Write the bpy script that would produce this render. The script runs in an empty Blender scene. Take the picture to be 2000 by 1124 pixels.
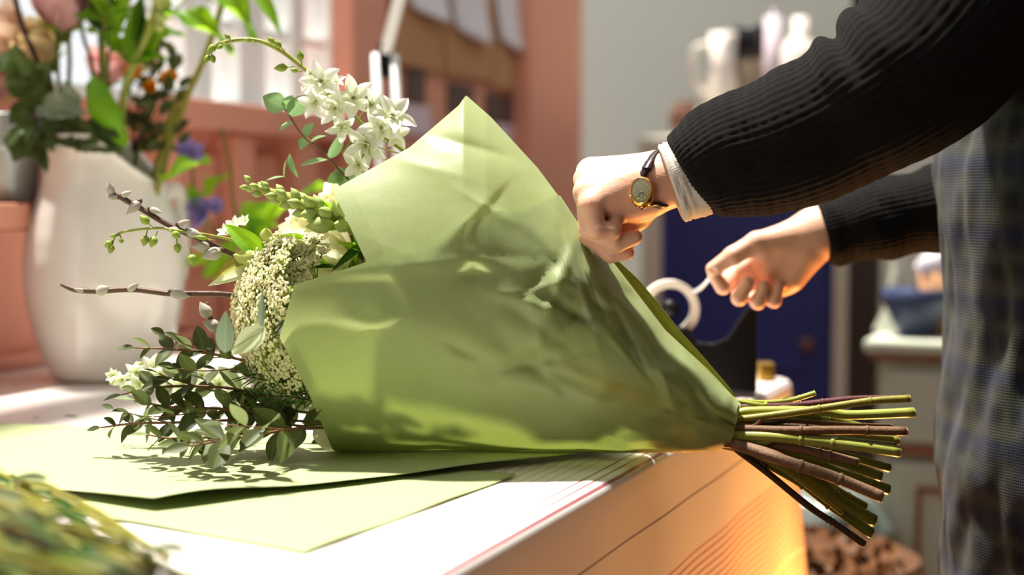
import bpy, bmesh, math, random
import numpy as np
from mathutils import Vector, Matrix, Quaternion, noise

random.seed(7)
SC = bpy.context.scene
COL = SC.collection
V = Vector

# ------------------------------------------------------------------ camera
ZT = 0.80                       # table top height
F = 2000 * 50 / 36.0
CAMH = 0.26
TH = math.atan(162 / F)
CAM = V((0, 0, ZT + CAMH))
cd = bpy.data.cameras.new('camera'); cam = bpy.data.objects.new('camera', cd); COL.objects.link(cam)
cam.location = CAM; cam.rotation_euler = (math.pi / 2 - TH, 0, 0)
cd.lens = 50; cd.sensor_width = 36; cd.sensor_fit = 'HORIZONTAL'
cd.clip_start = 0.02; cd.clip_end = 100
cd.dof.use_dof = True; cd.dof.focus_distance = 1.40; cd.dof.aperture_fstop = 2.4
SC.camera = cam

# ------------------------------------------------------------------ light
SC.view_settings.view_transform = 'Standard'; SC.view_settings.look = 'None'
SC.view_settings.gamma = 1; SC.view_settings.use_curve_mapping = False
SC.view_settings.exposure = 0.58
w = bpy.data.worlds.new('world'); SC.world = w; w.use_nodes = True
bg = w.node_tree.nodes['Background']; bg.inputs[0].default_value = (0.95, 0.98, 1.0, 1); bg.inputs[1].default_value = 0.74
sl = bpy.data.lights.new('sun', 'SUN'); so = bpy.data.objects.new('sun', sl); COL.objects.link(so)
so.location = (-1, 4, 4)
so.rotation_euler = V((0.20, -0.14, -0.97)).to_track_quat('-Z', 'Y').to_euler()
sl.energy = 8.2; sl.color = (1, 0.95, 0.86); sl.angle = math.radians(3.0)
# added warm spot light low beside the table; assumed source, no lamp modelled
wl = bpy.data.lights.new('assumed_warm_spot', 'SPOT'); wo = bpy.data.objects.new('assumed_warm_spot', wl); COL.objects.link(wo)
wo.location = (0.65, 2.05, 0.20)
wo.rotation_euler = (V((0.18, 1.60, 0.86)) - V(wo.location)).to_track_quat('-Z', 'Y').to_euler()
wl.energy = 52; wl.color = (1, 0.40, 0.08); wl.spot_size = math.radians(85); wl.spot_blend = 0.6; wl.shadow_soft_size = 0.08

# ------------------------------------------------------------------ projection helpers (pixels of the 2000x1124 frame)
FW = V((0, math.cos(TH), -math.sin(TH))); UP = V((0, math.sin(TH), math.cos(TH))); RT = V((1, 0, 0))
def ray(px, py): return RT * ((px - 1000) / F) + UP * ((562 - py) / F) + FW
def P(px, py, d): return CAM + ray(px, py) * d
def T(px, py, h=0.0):
    r = ray(px, py); return CAM + r * ((ZT + h - CAM.z) / r.z)
def floor_at(px, py):
    r = ray(px, py); return CAM + r * (-CAM.z / r.z)
E = V((1160 / F, 1, 0)).normalized(); N = V((E.y, -E.x, 0))     # along the table / towards the room
NW = N.dot(T(0, 722)); NE = N.dot(T(1290, 885)); SEND = E.dot(T(1548, 735))
def WP(px, py, off=0.0):
    r = ray(px, py); t = (NW + off - N.dot(CAM)) / N.dot(r); p = CAM + r * t
    return E.dot(p), p.z
def SN(s, nn, z): return E * s + N * nn + V((0, 0, z))

# ------------------------------------------------------------------ materials
def C(r, g, b):
    f = lambda c: (c / 255 / 12.92) if c <= 10 else ((c / 255 + 0.055) / 1.055) ** 2.4
    return (f(r), f(g), f(b))
MATS = {}
class NT:
    def __init__(s, name):
        s.m = bpy.data.materials.new(name); s.m.use_nodes = True; s.t = s.m.node_tree
        s.p = s.t.nodes['Principled BSDF']; s.o = s.t.nodes['Material Output']; MATS[name] = s.m
    def n(s, typ, **kw):
        x = s.t.nodes.new(typ)
        for k, v in kw.items(): setattr(x, k, v)
        return x
    def l(s, a, b): s.t.links.new(a, b)
    def math(s, op, a, b=None, c=None):
        x = s.n('ShaderNodeMath', operation=op)
        for i, v in enumerate((a, b, c)):
            if v is None: continue
            if isinstance(v, (int, float)): x.inputs[i].default_value = v
            else: s.l(v, x.inputs[i])
        return x.outputs[0]
    def mix(s, fac, a, b):
        x = s.n('ShaderNodeMix', data_type='RGBA')
        for i, v in ((0, fac), (6, a), (7, b)):
            if isinstance(v, (int, float)): x.inputs[i].default_value = v
            elif isinstance(v, tuple): x.inputs[i].default_value = (*v[:3], 1)
            else: s.l(v, x.inputs[i])
        return x.outputs[2]
    def coord(s, which='Object'): return s.n('ShaderNodeTexCoord').outputs[which]
    def noise(s, co, scale, detail=3, rough=.6, stretch=None):
        if stretch:
            mp = s.n('ShaderNodeMapping'); mp.inputs['Scale'].default_value = stretch; s.l(co, mp.inputs[0]); co = mp.outputs[0]
        x = s.n('ShaderNodeTexNoise'); x.inputs['Scale'].default_value = scale; x.inputs['Detail'].default_value = detail
        x.inputs['Roughness'].default_value = rough; s.l(co, x.inputs['Vector']); return x.outputs[0]
    def bump(s, h, strength=.3, dist=.001):
        b = s.n('ShaderNodeBump'); b.inputs['Strength'].default_value = strength; b.inputs['Distance'].default_value = dist
        s.l(h, b.inputs['Height']); s.l(b.outputs[0], s.p.inputs['Normal']); return b.outputs[0]
    def translucent(s, fac, col, normal=None):
        t = s.n('ShaderNodeBsdfTranslucent'); mx = s.n('ShaderNodeMixShader'); mx.inputs[0].default_value = fac
        if isinstance(col, tuple): t.inputs[0].default_value = (*col, 1)
        else: s.l(col, t.inputs[0])
        s.l(s.p.outputs[0], mx.inputs[1]); s.l(t.outputs[0], mx.inputs[2]); s.l(mx.outputs[0], s.o.inputs[0])
        if normal: s.l(normal, t.inputs['Normal'])
def sc(c, k): return tuple(min(1, x * k) for x in c)
def mat(name, col, rough=.6, var=.12, scale=25, bump=0, bscale=None, trans=0, tcol=None, spec=.3, metal=0, coat=0, sss=0, stretch=None):
    t = NT(name); p = t.p
    co = t.coord(); nz = t.noise(co, scale, stretch=stretch)
    c = t.mix(nz, sc(col, 1 - var), sc(col, 1 + var)); t.l(c, p.inputs['Base Color'])
    p.inputs['Roughness'].default_value = rough; p.inputs['Specular IOR Level'].default_value = spec
    p.inputs['Metallic'].default_value = metal
    if coat: p.inputs['Coat Weight'].default_value = coat; p.inputs['Coat Roughness'].default_value = .1
    if sss:
        p.inputs['Subsurface Weight'].default_value = sss; p.inputs['Subsurface Radius'].default_value = (1, .35, .18)
        p.inputs['Subsurface Scale'].default_value = .006
    if bump: t.bump(t.noise(co, bscale or scale * 3, stretch=stretch), bump, .002)
    if trans: t.translucent(trans, tcol or sc(col, 1.25))
    return t.m
def leafmat(name, col, back=None, trans=.35, rough=.45, veins=0, tcol=None):
    t = NT(name); co = t.coord(); sx = t.n('ShaderNodeSeparateXYZ'); t.l(co, sx.inputs[0])
    ax = t.math('ABSOLUTE', sx.outputs[0])
    mid = t.math('LESS_THAN', ax, .022)
    nz = t.noise(co, 4)
    c = t.mix(nz, sc(col, .75), sc(col, 1.25))
    if veins:
        wv = t.math('SINE', t.math('MULTIPLY', sx.outputs[0], veins)); c = t.mix(t.math('MULTIPLY_ADD', wv, .12, .12), c, sc(col, .55))
    else:
        wv = t.math('SINE', t.math('MULTIPLY', t.math('SUBTRACT', sx.outputs[1], ax), 48)); c = t.mix(t.math('MULTIPLY_ADD', wv, .08, .08), c, sc(col, 1.7))
    c = t.mix(t.math('MULTIPLY', mid, .6), c, sc(col, 2.0))
    if back:
        g = t.n('ShaderNodeNewGeometry'); c = t.mix(g.outputs['Backfacing'], c, back)
    t.l(c, t.p.inputs['Base Color']); t.p.inputs['Roughness'].default_value = rough
    t.p.inputs['Specular IOR Level'].default_value = .22
    t.translucent(trans, tcol or sc(col, 1.6)); return t.m

# ------------------------------------------------------------------ mesh building
WM = {}
def setm(o, m):
    m = MATS[m] if isinstance(m, str) else m
    if not o.data.materials: o.data.materials.append(m)
def link(o, parent=None, M=None):
    M = M or Matrix.Identity(4); COL.objects.link(o)
    if parent is not None:
        o.parent = parent; o.matrix_basis = WM[parent.name].inverted() @ M
    else: o.matrix_basis = M
    WM[o.name] = M.copy(); return o
def tag(o, label=None, cat=None, group=None, kind=None):
    if label: o['label'] = label
    if cat: o['category'] = cat
    if group: o['group'] = group
    if kind: o['kind'] = kind
    return o
def thing(name, label, cat, loc, group=None, kind=None):
    o = bpy.data.objects.new(name, None); o.empty_display_size = .02
    link(o, None, Matrix.Translation(loc)); return tag(o, label, cat, group, kind)
def inst(name, mesh, parent, M):                     # one more object sharing mesh data
    return link(bpy.data.objects.new(name, mesh), parent, M)
def frame(o, y, z, sx=1, sy=1, sz=1):                # basis with +Y along y and +Z near z
    y = V(y).normalized(); x = y.cross(V(z))
    if x.length < 1e-6: x = y.orthogonal()
    x.normalize(); z = x.cross(y)
    return Matrix(((x.x * sx, y.x * sy, z.x * sz, o[0]), (x.y * sx, y.y * sy, z.y * sz, o[1]), (x.z * sx, y.z * sy, z.z * sz, o[2]), (0, 0, 0, 1)))
def crom(pts, n=6):
    pts = [V(p) for p in pts]
    if len(pts) < 3: return [pts[0].lerp(pts[-1], i / n) for i in range(n + 1)]
    q = [pts[0] * 2 - pts[1]] + pts + [pts[-1] * 2 - pts[-2]]; out = []
    for i in range(1, len(q) - 2):
        a, b, c, d = q[i - 1:i + 3]
        for k in range(n):
            t = k / n; out.append(.5 * ((2 * b) + (c - a) * t + (2 * a - 5 * b + 4 * c - d) * t * t + (3 * b - a - 3 * c + d) * t ** 3))
    out.append(pts[-1]); return out
def interp(xs, ys, x): return float(np.interp(x, xs, ys))
class MB:
    def __init__(s): s.v = []; s.f = []; s.flat = set()
    def add(s, vs, fs, flat=False):
        b = len(s.v); s.v += [V(v) for v in vs]
        for f in fs:
            if flat: s.flat.add(len(s.f))
            s.f.append([b + i for i in f])
        return s
    def tube(s, pts, r, seg=8, cap=True):
        pts = [V(p) for p in pts]; n = len(pts); r = [r] * n if isinstance(r, (int, float)) else list(r)
        if len(r) != n: r = [interp(np.linspace(0, 1, len(r)), r, i / (n - 1)) for i in range(n)]
        b = len(s.v); u = None
        for i, p in enumerate(pts):
            t = (pts[min(i + 1, n - 1)] - pts[max(i - 1, 0)])
            t = t.normalized() if t.length > 1e-9 else V((0, 0, 1))
            u = (u - t * u.dot(t)) if u is not None else t.orthogonal()
            if u.length < 1e-6: u = t.orthogonal()
            u.normalize(); w_ = t.cross(u)
            for k in range(seg):
                a = 2 * math.pi * k / seg; s.v.append(p + (u * math.cos(a) + w_ * math.sin(a)) * r[i])
        for i in range(n - 1):
            for k in range(seg):
                k2 = (k + 1) % seg; s.f.append([b + i * seg + k, b + i * seg + k2, b + (i + 1) * seg + k2, b + (i + 1) * seg + k])
        if cap:
            s.flat.add(len(s.f)); s.f.append([b + k for k in reversed(range(seg))])
            s.flat.add(len(s.f)); s.f.append([b + (n - 1) * seg + k for k in range(seg)])
        return s
    def box(s, o, ax, ay, az):                       # o centre, half-axis vectors
        o = V(o); c = [o + ax * i + ay * j + az * k for i in (-1, 1) for j in (-1, 1) for k in (-1, 1)]
        fs = [[0, 1, 3, 2], [4, 6, 7, 5], [0, 4, 5, 1], [2, 3, 7, 6], [0, 2, 6, 4], [1, 5, 7, 3]]
        if ax.cross(ay).dot(az) < 0: fs = [f[::-1] for f in fs]
        return s.add(c, fs, True)
    def lathe(s, prof, M=None, seg=24, rim=None):
        b = len(s.v); M = M or Matrix.Identity(4); n = len(prof)
        for (r, z) in prof:
            for k in range(seg):
                a = 2 * math.pi * k / seg; s.v.append(M @ V((r * math.cos(a), r * math.sin(a), z)))
        for i in range(n - 1):
            for k in range(seg):
                k2 = (k + 1) % seg; s.f.append([b + i * seg + k, b + i * seg + k2, b + (i + 1) * seg + k2, b + (i + 1) * seg + k])
        return s
    def ell(s, M, nu=10, nv=7):
        prof = [(max(1e-4, math.sin(math.pi * i / nv)), -math.cos(math.pi * i / nv)) for i in range(nv + 1)]
        return s.lathe(prof, M, nu)
    def grid(s, pts):                                # 2D list of points
        b = len(s.v); R = len(pts); K = len(pts[0])
        for row in pts: s.v += [V(p) for p in row]
        for i in range(R - 1):
            for j in range(K - 1): s.f.append([b + i * K + j, b + i * K + j + 1, b + (i + 1) * K + j + 1, b + (i + 1) * K + j])
        return s
    def mesh(s, name, m, org=V((0, 0, 0))):
        me = bpy.data.meshes.new(name); me.from_pydata([tuple(v - org) for v in s.v], [], s.f)
        me.polygons.foreach_set('use_smooth', [i not in s.flat for i in range(len(s.f))])
        me.materials.append(MATS[m] if isinstance(m, str) else m); me.update(); return me
    def build(s, name, m, parent=None, org=None, bevel=0, solid=0, seg=2):
        if org is None:
            lo = V([min(v[i] for v in s.v) for i in range(3)]); hi = V([max(v[i] for v in s.v) for i in range(3)])
            org = (lo + hi) / 2; org.z = lo.z
        o = bpy.data.objects.new(name, s.mesh(name, m, org)); link(o, parent, Matrix.Translation(org))
        if bevel:
            b = o.modifiers.new('bevel', 'BEVEL'); b.width = bevel; b.segments = seg; b.limit_method = 'ANGLE'
        if solid:
            b = o.modifiers.new('solid', 'SOLIDIFY'); b.thickness = solid; b.offset = 0
        return o
X3, Y3, Z3 = V((1, 0, 0)), V((0, 1, 0)), V((0, 0, 1))
def wbox(mb, px0, px1, py0, py1, o0, o1):            # a box standing off the coral wall, face laid out at its own distance
    pm = (py0 + py1) / 2; xm = (px0 + px1) / 2
    s0, _ = WP(px0, pm, o1); s1, _ = WP(px1, pm, o1); _, z1 = WP(xm, py0, o1); _, z0 = WP(xm, py1, o1)
    return mb.box(SN((s0 + s1) / 2, NW + (o0 + o1) / 2, (z0 + z1) / 2), E * ((s1 - s0) / 2), N * ((o1 - o0) / 2), Z3 * ((z1 - z0) / 2))
def sbox(mb, s0, s1, n0, n1, z0, z1):
    return mb.box(SN((s0 + s1) / 2, (n0 + n1) / 2, (z0 + z1) / 2), E * ((s1 - s0) / 2), N * ((n1 - n0) / 2), Z3 * ((z1 - z0) / 2))
# ------------------------------------------------------------------ palette
mat('coral_paint', C(222, 154, 130), .45, .06, 6, .06, 60)
mat('coral_slot_shade', C(150, 70, 56), .6, .08, 8)  # darkened coral, paints in the shade of the slot by the ledge
mat('white_paint', C(240, 242, 240), .4, .03, 8)
mat('grey_wall_paint', C(200, 207, 198), .7, .05, 2, .05, 40)
mat('navy_paint', C(44, 48, 112), .45, .08, 5)
mat('cream_paint', C(206, 200, 184), .5, .06, 5)
mat('sage_paint', C(186, 190, 172), .5, .06, 5)
mat('brown_trim', C(140, 92, 66), .5, .1, 10)
mat('wood_floor', C(92, 66, 50), .5, .25, 8, .1, 30, stretch=(1, 12, 1))
mat('dark_wood', C(48, 34, 28), .6, .2, 8)
mat('kraft', C(186, 140, 100), .8, .1, 30)
mat('white_paper', C(240, 234, 240), .7, .03, 20, trans=.2)
mat('photo_dark', C(92, 72, 66), .5, .6, 18)
mat('lavender_card', C(222, 205, 215), .7, .05, 20)
mat('black_plastic', C(20, 20, 22), .3, .1, 20)
mat('steel', C(180, 184, 186), .35, .1, 30, metal=.9, bump=.1, bscale=60)
mat('zinc', C(150, 158, 160), .4, .25, 14, metal=.7)
mat('taupe', C(140, 125, 105), .7, .15, 10)
mat('brown_ceramic', C(110, 78, 62), .4, .15, 10)
mat('ivory', C(235, 226, 214), .5, .05, 10)
mat('blue_ceramic', C(60, 70, 100), .3, .15, 10)
mat('facade', C(222, 226, 222), .8, .05, 2)
mat('bag_plastic', C(96, 106, 100), .3, .3, 9, .2, 20)
mat('wicker', C(84, 54, 32), .6, .3, 40, .4, 90)
mat('brass', C(200, 160, 70), .3, .1, 20, metal=1)
g = NT('window_glass'); g.p.inputs['Roughness'].default_value = .02
gt = g.n('ShaderNodeBsdfTransparent'); gm = g.n('ShaderNodeMixShader'); gm.inputs[0].default_value = .92
g.l(g.p.outputs[0], gm.inputs[1]); g.l(gt.outputs[0], gm.inputs[2]); g.l(gm.outputs[0], g.o.inputs[0])

def struct(mb, name, m, parent=None, bevel=0):
    o = mb.build(name, m, parent, bevel=bevel)
    if parent is None: o['kind'] = 'structure'
    return o
# floor
fl = struct(MB().box((1, 2, -.05), X3 * 6, Y3 * 6, Z3 * .05), 'floor', 'wood_floor')
plank = MB().box((0, 0, 0), X3 * .058, Y3 * 1.2, Z3 * .004).mesh('floor_plank', 'wood_floor')
for i in range(26):
    for j in range(2):
        inst('plank', plank, fl, Matrix.Translation((-.6 + i * .12, 1.9 + j * 2.41 + (i % 3) * .3, .004)))
mat('room_paint', C(112, 104, 92), .8, .06, 3)
struct(sbox(MB(), -1.7, 5.4, 2.6, 2.7, 0, 2.78), 'added_wall_right', 'room_paint')  # unseen side wall, added to cut sky light from the right
struct(sbox(MB(), -1.8, -1.7, -1.0, 2.7, 0, 2.78), 'added_wall_front', 'room_paint')  # unseen wall behind the camera, added to reduce fill light
mat('ceiling_paint', C(214, 208, 196), .9, .03, 3)
cl_ = MB(); sbox(cl_, -1.8, 5.4, .35, 2.7, 2.78, 2.84); sbox(cl_, -1.8, .40, -1.9, .35, 2.78, 2.84)  # unseen partial ceiling, added to cut sky fill; open above the table
struct(cl_, 'added_ceiling', 'ceiling_paint')
# coral wall with its window bank
S0, S1 = 1.25, WP(690, 100)[0]; ZS = WP(500, 207)[1]; ZH = 2.72; SE = WP(1136, 300)[0]
TW = .16
wm = MB()
sbox(wm, -.6, SE, NW - TW, NW, 0, ZS - .02)
sbox(wm, -.6, SE, NW - TW, NW, ZH, 2.78)
sbox(wm, -.6, -.4, NW - TW, NW, ZS - .02, ZH); sbox(wm, 1.15, S0, NW - TW, NW, ZS - .02, ZH); sbox(wm, S1, SE, NW - TW, NW, ZS - .02, ZH)
wall = struct(wm, 'wall_back', 'coral_paint')
# rail, stiles and sunk panels under the sill
def wpart(name, m, *a, parent=None, bevel=.003): return wbox(MB(), *a).build(name, m, parent or wall, bevel=bevel)
wpart('rail', 'coral_paint', 330, 700, 207, 262, 0, .07)
for a, b in ((330, 362), (462, 500), (582, 622), (676, 712)): wpart('stile', 'coral_paint', a, b, 264, 640, 0, .055)
for a, b in ((364, 425), (502, 545), (624, 674)): wpart('panel', 'coral_paint', a, b, 300, 640, 0, .02)
wpart('rail', 'coral_paint', 330, 712, 470, 505, 0, .05)
wpart('pilaster', 'coral_paint', 690, 756, -200, 640, 0, .05)
wpart('pilaster', 'coral_paint', 1034, 1136, -200, 640, 0, .06)
# ledge for the bucket; darker board stands in for the shaded slot beside it
wpart('ledge', 'coral_paint', -240, 60, 397, 450, 0, .17)
wpart('upright', 'coral_slot_shade', 64, 84, 285, 450, 0, .10)
struct(sbox(MB(), -.6, SE, NW + .001, NW + .035, ZT, ZT + .024), 'trim_1', 'coral_paint', None, .008)
# windows
def window(name, s0, s1, bars, hz):
    r = sbox(MB(), s0, s1, NW - .11, NW + .02, ZS - .02, ZS).build(name, 'white_paint'); r['kind'] = 'structure'
    def wp(nm, a, b, z0, z1, n0=NW - .10, n1=NW - .03, m='white_paint'): return sbox(MB(), a, b, n0, n1, z0, z1).build(nm, m, r, bevel=.004 if m != 'window_glass' else 0)
    wp('jamb', s0, s0 + .04, ZS, ZH); wp('jamb', s1 - .05, s1, ZS, ZH); wp('head', s0 + .04, s1 - .05, ZH - .05, ZH)
    xs = [s0 + .04]
    for a, b in bars: wp('mullion', a, b, ZS, ZH - .05); xs += [a, b]
    xs.append(s1 - .05)
    for i in range(0, len(xs), 2):
        wp('transom', xs[i], xs[i + 1], hz - .012, hz + .012, NW - .085, NW - .045)
        wp('pane', xs[i], xs[i + 1], ZS, hz - .012, NW - .067, NW - .063, 'window_glass')
        wp('pane', xs[i], xs[i + 1], hz + .012, ZH - .05, NW - .067, NW - .063, 'window_glass')
    return r
bar = lambda a, b: (WP(a, 120, -.05)[0], WP(b, 120, -.05)[0])
window('window_1', S0, S1, [(1.70, 1.74), bar(345, 370), bar(453, 500), bar(556, 580), bar(645, 668)], WP(540, 60)[1])
window('added_window_2', -.4, 1.15, [(.3, .34)], WP(540, 60)[1])  # unseen window, added to let sunlight onto the left of the table
# outside: pale house across the yard, bushes
h = thing('neighbour_house', 'pale rendered house wall seen through the window', 'building', SN(3.2, NW - 5, 0))
sbox(MB(), -2, 7, NW - 5.4, NW - 5, 0, 1.45).build('wall', 'facade', h)
sbox(MB(), -2.2, 7.2, NW - 5.5, NW - 4.85, 1.45, 1.53).build('eave', 'white_paint', h)
for s in (2.0, 4.1, 5.4):
    f = sbox(MB(), s, s + .7, NW - 5.02, NW - 4.96, .5, 1.3).build('window', 'white_paint', h)
    sbox(MB(), s + .06, s + .64, NW - 4.97, NW - 4.95, .56, 1.24).build('pane', 'zinc', f)
mat('yard', C(200, 200, 190), .9, .1, 4)
struct(sbox(MB(), -4, 8, NW - 7, NW - TW, -.06, -.01), 'ground', 'yard')
bs = SN(WP(500, 200)[0] + .25, NW - 1.0, 0)
bu_ = thing('bush', 'dark green bush outside the window', 'bush', bs)
mat('bush_leaf', C(70, 96, 50), .6, .3, 6, trans=.3)
fo = MB()
for i in range(900):
    d_ = V((random.gauss(0, 1), random.gauss(0, 1), random.gauss(0, 1))).normalized() * random.uniform(.6, 1)
    c_ = bs + E * d_.x * .16 + N * d_.y * .16 + Z3 * (1.05 + d_.z * .42); a_ = V((random.uniform(-1, 1), random.uniform(-1, 1), random.uniform(-.5, 1))).normalized() * .045; b_ = a_.orthogonal().normalized() * .016
    fo.add([c_, c_ + a_ * .5 + b_, c_ + a_, c_ + a_ * .5 - b_], [[0, 1, 2, 3]])
fo.build('foliage', 'bush_leaf', bu_)['kind'] = 'stuff'
for i in range(4): MB().tube([bs + V((.02 * i, 0, -.01)), bs + V((.05 * i - .08, .03, 1.2))], [.012, .005]).build('branch', 'dark_wood', bu_)
# grey wall at the end of the room
gs = 5.3
gw = struct(sbox(MB(), gs, gs + .1, -4, 2.6, 0, 2.6), 'wall_far', 'grey_wall_paint')
def Q(px, py, s):
    r = ray(px, py); t = (s - E.dot(CAM)) / E.dot(r); p = CAM + r * t; return N.dot(p), p.z
def qbox(mb, px0, px1, py0, py1, s, depth):
    pm = (py0 + py1) / 2; xm = (px0 + px1) / 2
    n0, _ = Q(px0, pm, s); n1, _ = Q(px1, pm, s); z1 = Q(xm, py0, s)[1]; z0 = max(0.01, Q(xm, py1, s)[1])
    return sbox(mb, s, s + depth, n0, n1, z0, z1)
sbox(MB(), gs - .02, gs, -4, 2.6, .01, .14).build('skirting', 'white_paint', gw)
# navy cupboard in a cream frame
CS = 4.0
cu = thing('cupboard', 'navy blue cupboard with cream frame behind the two hands', 'cupboard', SN(CS, Q(1450, 500, CS)[0], 0))
qbox(MB(), 1246, 1668, 262, 3000, CS + .02, .40).build('body', 'cream_paint', cu, bevel=.004)
for a, b in ((1246, 1288), (1614, 1668)): qbox(MB(), a, b, 300, 3000, CS, .02).build('frame_post', 'cream_paint', cu, bevel=.003)
qbox(MB(), 1246, 1668, 264, 300, CS - .02, .04).build('cornice', 'cream_paint', cu, bevel=.005)
dr = qbox(MB(), 1290, 1612, 306, 2900, CS + .004, .016).build('door', 'navy_paint', cu, bevel=.003)
for a, b, c, d in ((1290, 1325, 310, 1200), (1577, 1612, 310, 1200), (1325, 1577, 310, 345), (1325, 1577, 690, 720)):
    qbox(MB(), a, b, c, d, CS - .006, .010).build('door_rail', 'navy_paint', dr, bevel=.002)
kn, kz = Q(1580, 672, CS)
kb = MB().lathe([(.0001, .035), (.012, .034), (.02, .026), (.02, .018), (.009, .012), (.008, 0)][::-1], Matrix.Translation(SN(CS - .006, kn, kz)) @ (-E).to_track_quat('Z', 'Y').to_matrix().to_4x4(), 16)
tag(kb.build('knob', 'brown_ceramic', dr), 'round brown knob')
# things standing on the cupboard
ctop = Q(1450, 262, CS + .02)[1]
def lathe_thing(name, label, cat, m, px, s, prof, z, group=None, seg=20, extra=None):
    n, _ = Q(px, 250, s); o = thing(name, label, cat, SN(s, n, z), group)
    MB().lathe(prof, Matrix.Translation(SN(s, n, z)), seg).build('body', m, o)
    if extra: extra(o, SN(s, n, z))
    return o
k = 4.1 / F
def capper(m, r, z0, z1):
    def f(o, b): MB().lathe([(.0001, z0), (r, z0), (r, z1 - .006), (r * .8, z1), (.0001, z1)], Matrix.Translation(b), 18).build('lid', m, o)
    return f
lathe_thing('jar', 'taupe jar with black lid on the cupboard', 'jar', 'taupe', 1468, CS + .16, [(.0001, 0), (.058, 0), (.062, .02), (.062, .21), (.056, .225), (.0001, .225)], ctop, extra=capper('black_plastic', .06, .226, .32))
def jughandle(o, b):
    MB().tube(crom([b + V((-.045, 0, .27)), b + V((-.085, 0, .25)), b + V((-.085, 0, .16)), b + V((-.05, 0, .12))]), .008).build('handle', 'ivory', o)
lathe_thing('white_jug', 'white jug on the cupboard beside the taupe jar', 'jug', 'ivory', 1412, CS + .12, [(.0001, 0), (.04, 0), (.052, .06), (.05, .15), (.036, .2), (.043, .3), (.041, .3), (.033, .2), (.0001, .19)], ctop, extra=jughandle)
lathe_thing('candle', 'tall lavender white candle on the cupboard', 'candle', 'lavender_card', 1508, CS + .08, [(.0001, 0), (.024, 0), (.024, .335), (.004, .34), (.003, .355), (.0001, .355)], ctop)
lathe_thing('bottle', 'white bottle on the cupboard behind the black sleeve', 'bottle', 'ivory', 1560, CS + .16, [(.0001, 0), (.058, 0), (.062, .03), (.062, .22), (.04, .27), (.022, .29), (.022, .34), (.0001, .34)], ctop)
lathe_thing('brown_pot', 'small round brown pot at the cupboard edge', 'pot', 'brown_ceramic', 1338, CS + .12, [(.0001, 0), (.03, 0), (.046, .03), (.048, .055), (.036, .09), (.028, .098), (.03, .105), (.026, .105), (.0001, .09)], ctop)
lathe_thing('white_bowl', 'small white bowl on the cupboard before the jar', 'bowl', 'ivory', 1392, CS + .05, [(.0001, 0), (.02, 0), (.045, .045), (.05, .07), (.047, .07), (.0001, .02)], ctop)
# pale cabinet at the right
KS = 3.05
ca = thing('cabinet', 'pale grey green panelled cabinet with brown trim by the person', 'cabinet', SN(KS, Q(1800, 800, KS)[0], 0))
qbox(MB(), 1700, 2150, 706, 3000, KS + .02, .45).build('body', 'sage_paint', ca, bevel=.003)
qbox(MB(), 1686, 2165, 672, 700, KS - .02, .5).build('worktop', 'sage_paint', ca, bevel=.008)
qbox(MB(), 1696, 2152, 700, 712, KS - .004, .03).build('trim', 'brown_trim', ca, bevel=.002)
qbox(MB(), 1740, 1955, 730, 872, KS, .025).build('drawer', 'sage_paint', ca, bevel=.005)
qbox(MB(), 1700, 2150, 880, 900, KS - .002, .03).build('trim', 'brown_trim', ca, bevel=.002)
d2 = qbox(MB(), 1740, 1955, 910, 1700, KS, .025).build('door', 'sage_paint', ca, bevel=.004)
for a, b, c, d in ((1782, 1792, 955, 1650), (1915, 1925, 955, 1650), (1792, 1915, 955, 966)):
    qbox(MB(), a, b, c, d, KS - .008, .012).build('moulding', 'brown_trim', d2, bevel=.002)
ktop = Q(1800, 672, KS)[1]
lathe_thing('blue_bowl', 'deep blue bowl on the pale cabinet', 'bowl', 'blue_ceramic', 1795, KS + .1, [(.0001, 0), (.03, 0), (.035, .01), (.07, .08), (.075, .11), (.07, .11), (.06, .07), (.0001, .02)], ktop)
n0, _ = Q(1848, 600, KS + .16)
pk = thing('paper_bag', 'brown paper bag with white tissue on the pale cabinet', 'bag', SN(KS + .16, n0, ktop))
MB().lathe([(.0001, 0), (.05, 0), (.062, .14), (.058, .142), (.048, .02), (.0001, .02)], Matrix.Translation(SN(KS + .16, n0, ktop)), 8).build('bag', 'kraft', pk)
tm = MB()
for i in range(7):
    a = i * .9; tm.ell(Matrix.Translation(SN(KS + .16, n0, ktop + .15) + V((math.cos(a) * .035, math.sin(a) * .035, (i % 3) * .01))) @ Matrix.Diagonal((.035, .025, .03, 1)), 8, 5)
tm.build('tissue', 'white_paper', pk)
def cone(o, b): MB().lathe([(.045, .012), (.02, .06), (.012, .09)], Matrix.Translation(b), 16).build('foot', 'sage_paint', o)
lathe_thing('candlestick', 'pale green turned candlestick on the cabinet corner', 'candlestick', 'sage_paint', 1757, KS + .2, [(.0001, 0), (.05, 0), (.05, .012), (.014, .09), (.02, .12), (.013, .14), (.013, .24), (.026, .26), (.026, .28), (.0001, .28)], ktop, extra=cone)
# dark post filling in for the shaded gap between cupboard and cabinet
qn = Q(1682, 600, 3.7)[0]
pp = sbox(MB(), 3.7, 3.78, qn - .035, qn + .035, .008, 2.3); tag(pp.build('gap_shade_post', 'dark_wood', None, bevel=.004), 'dark post standing for the shaded gap behind the pale cabinet', 'post')
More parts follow.
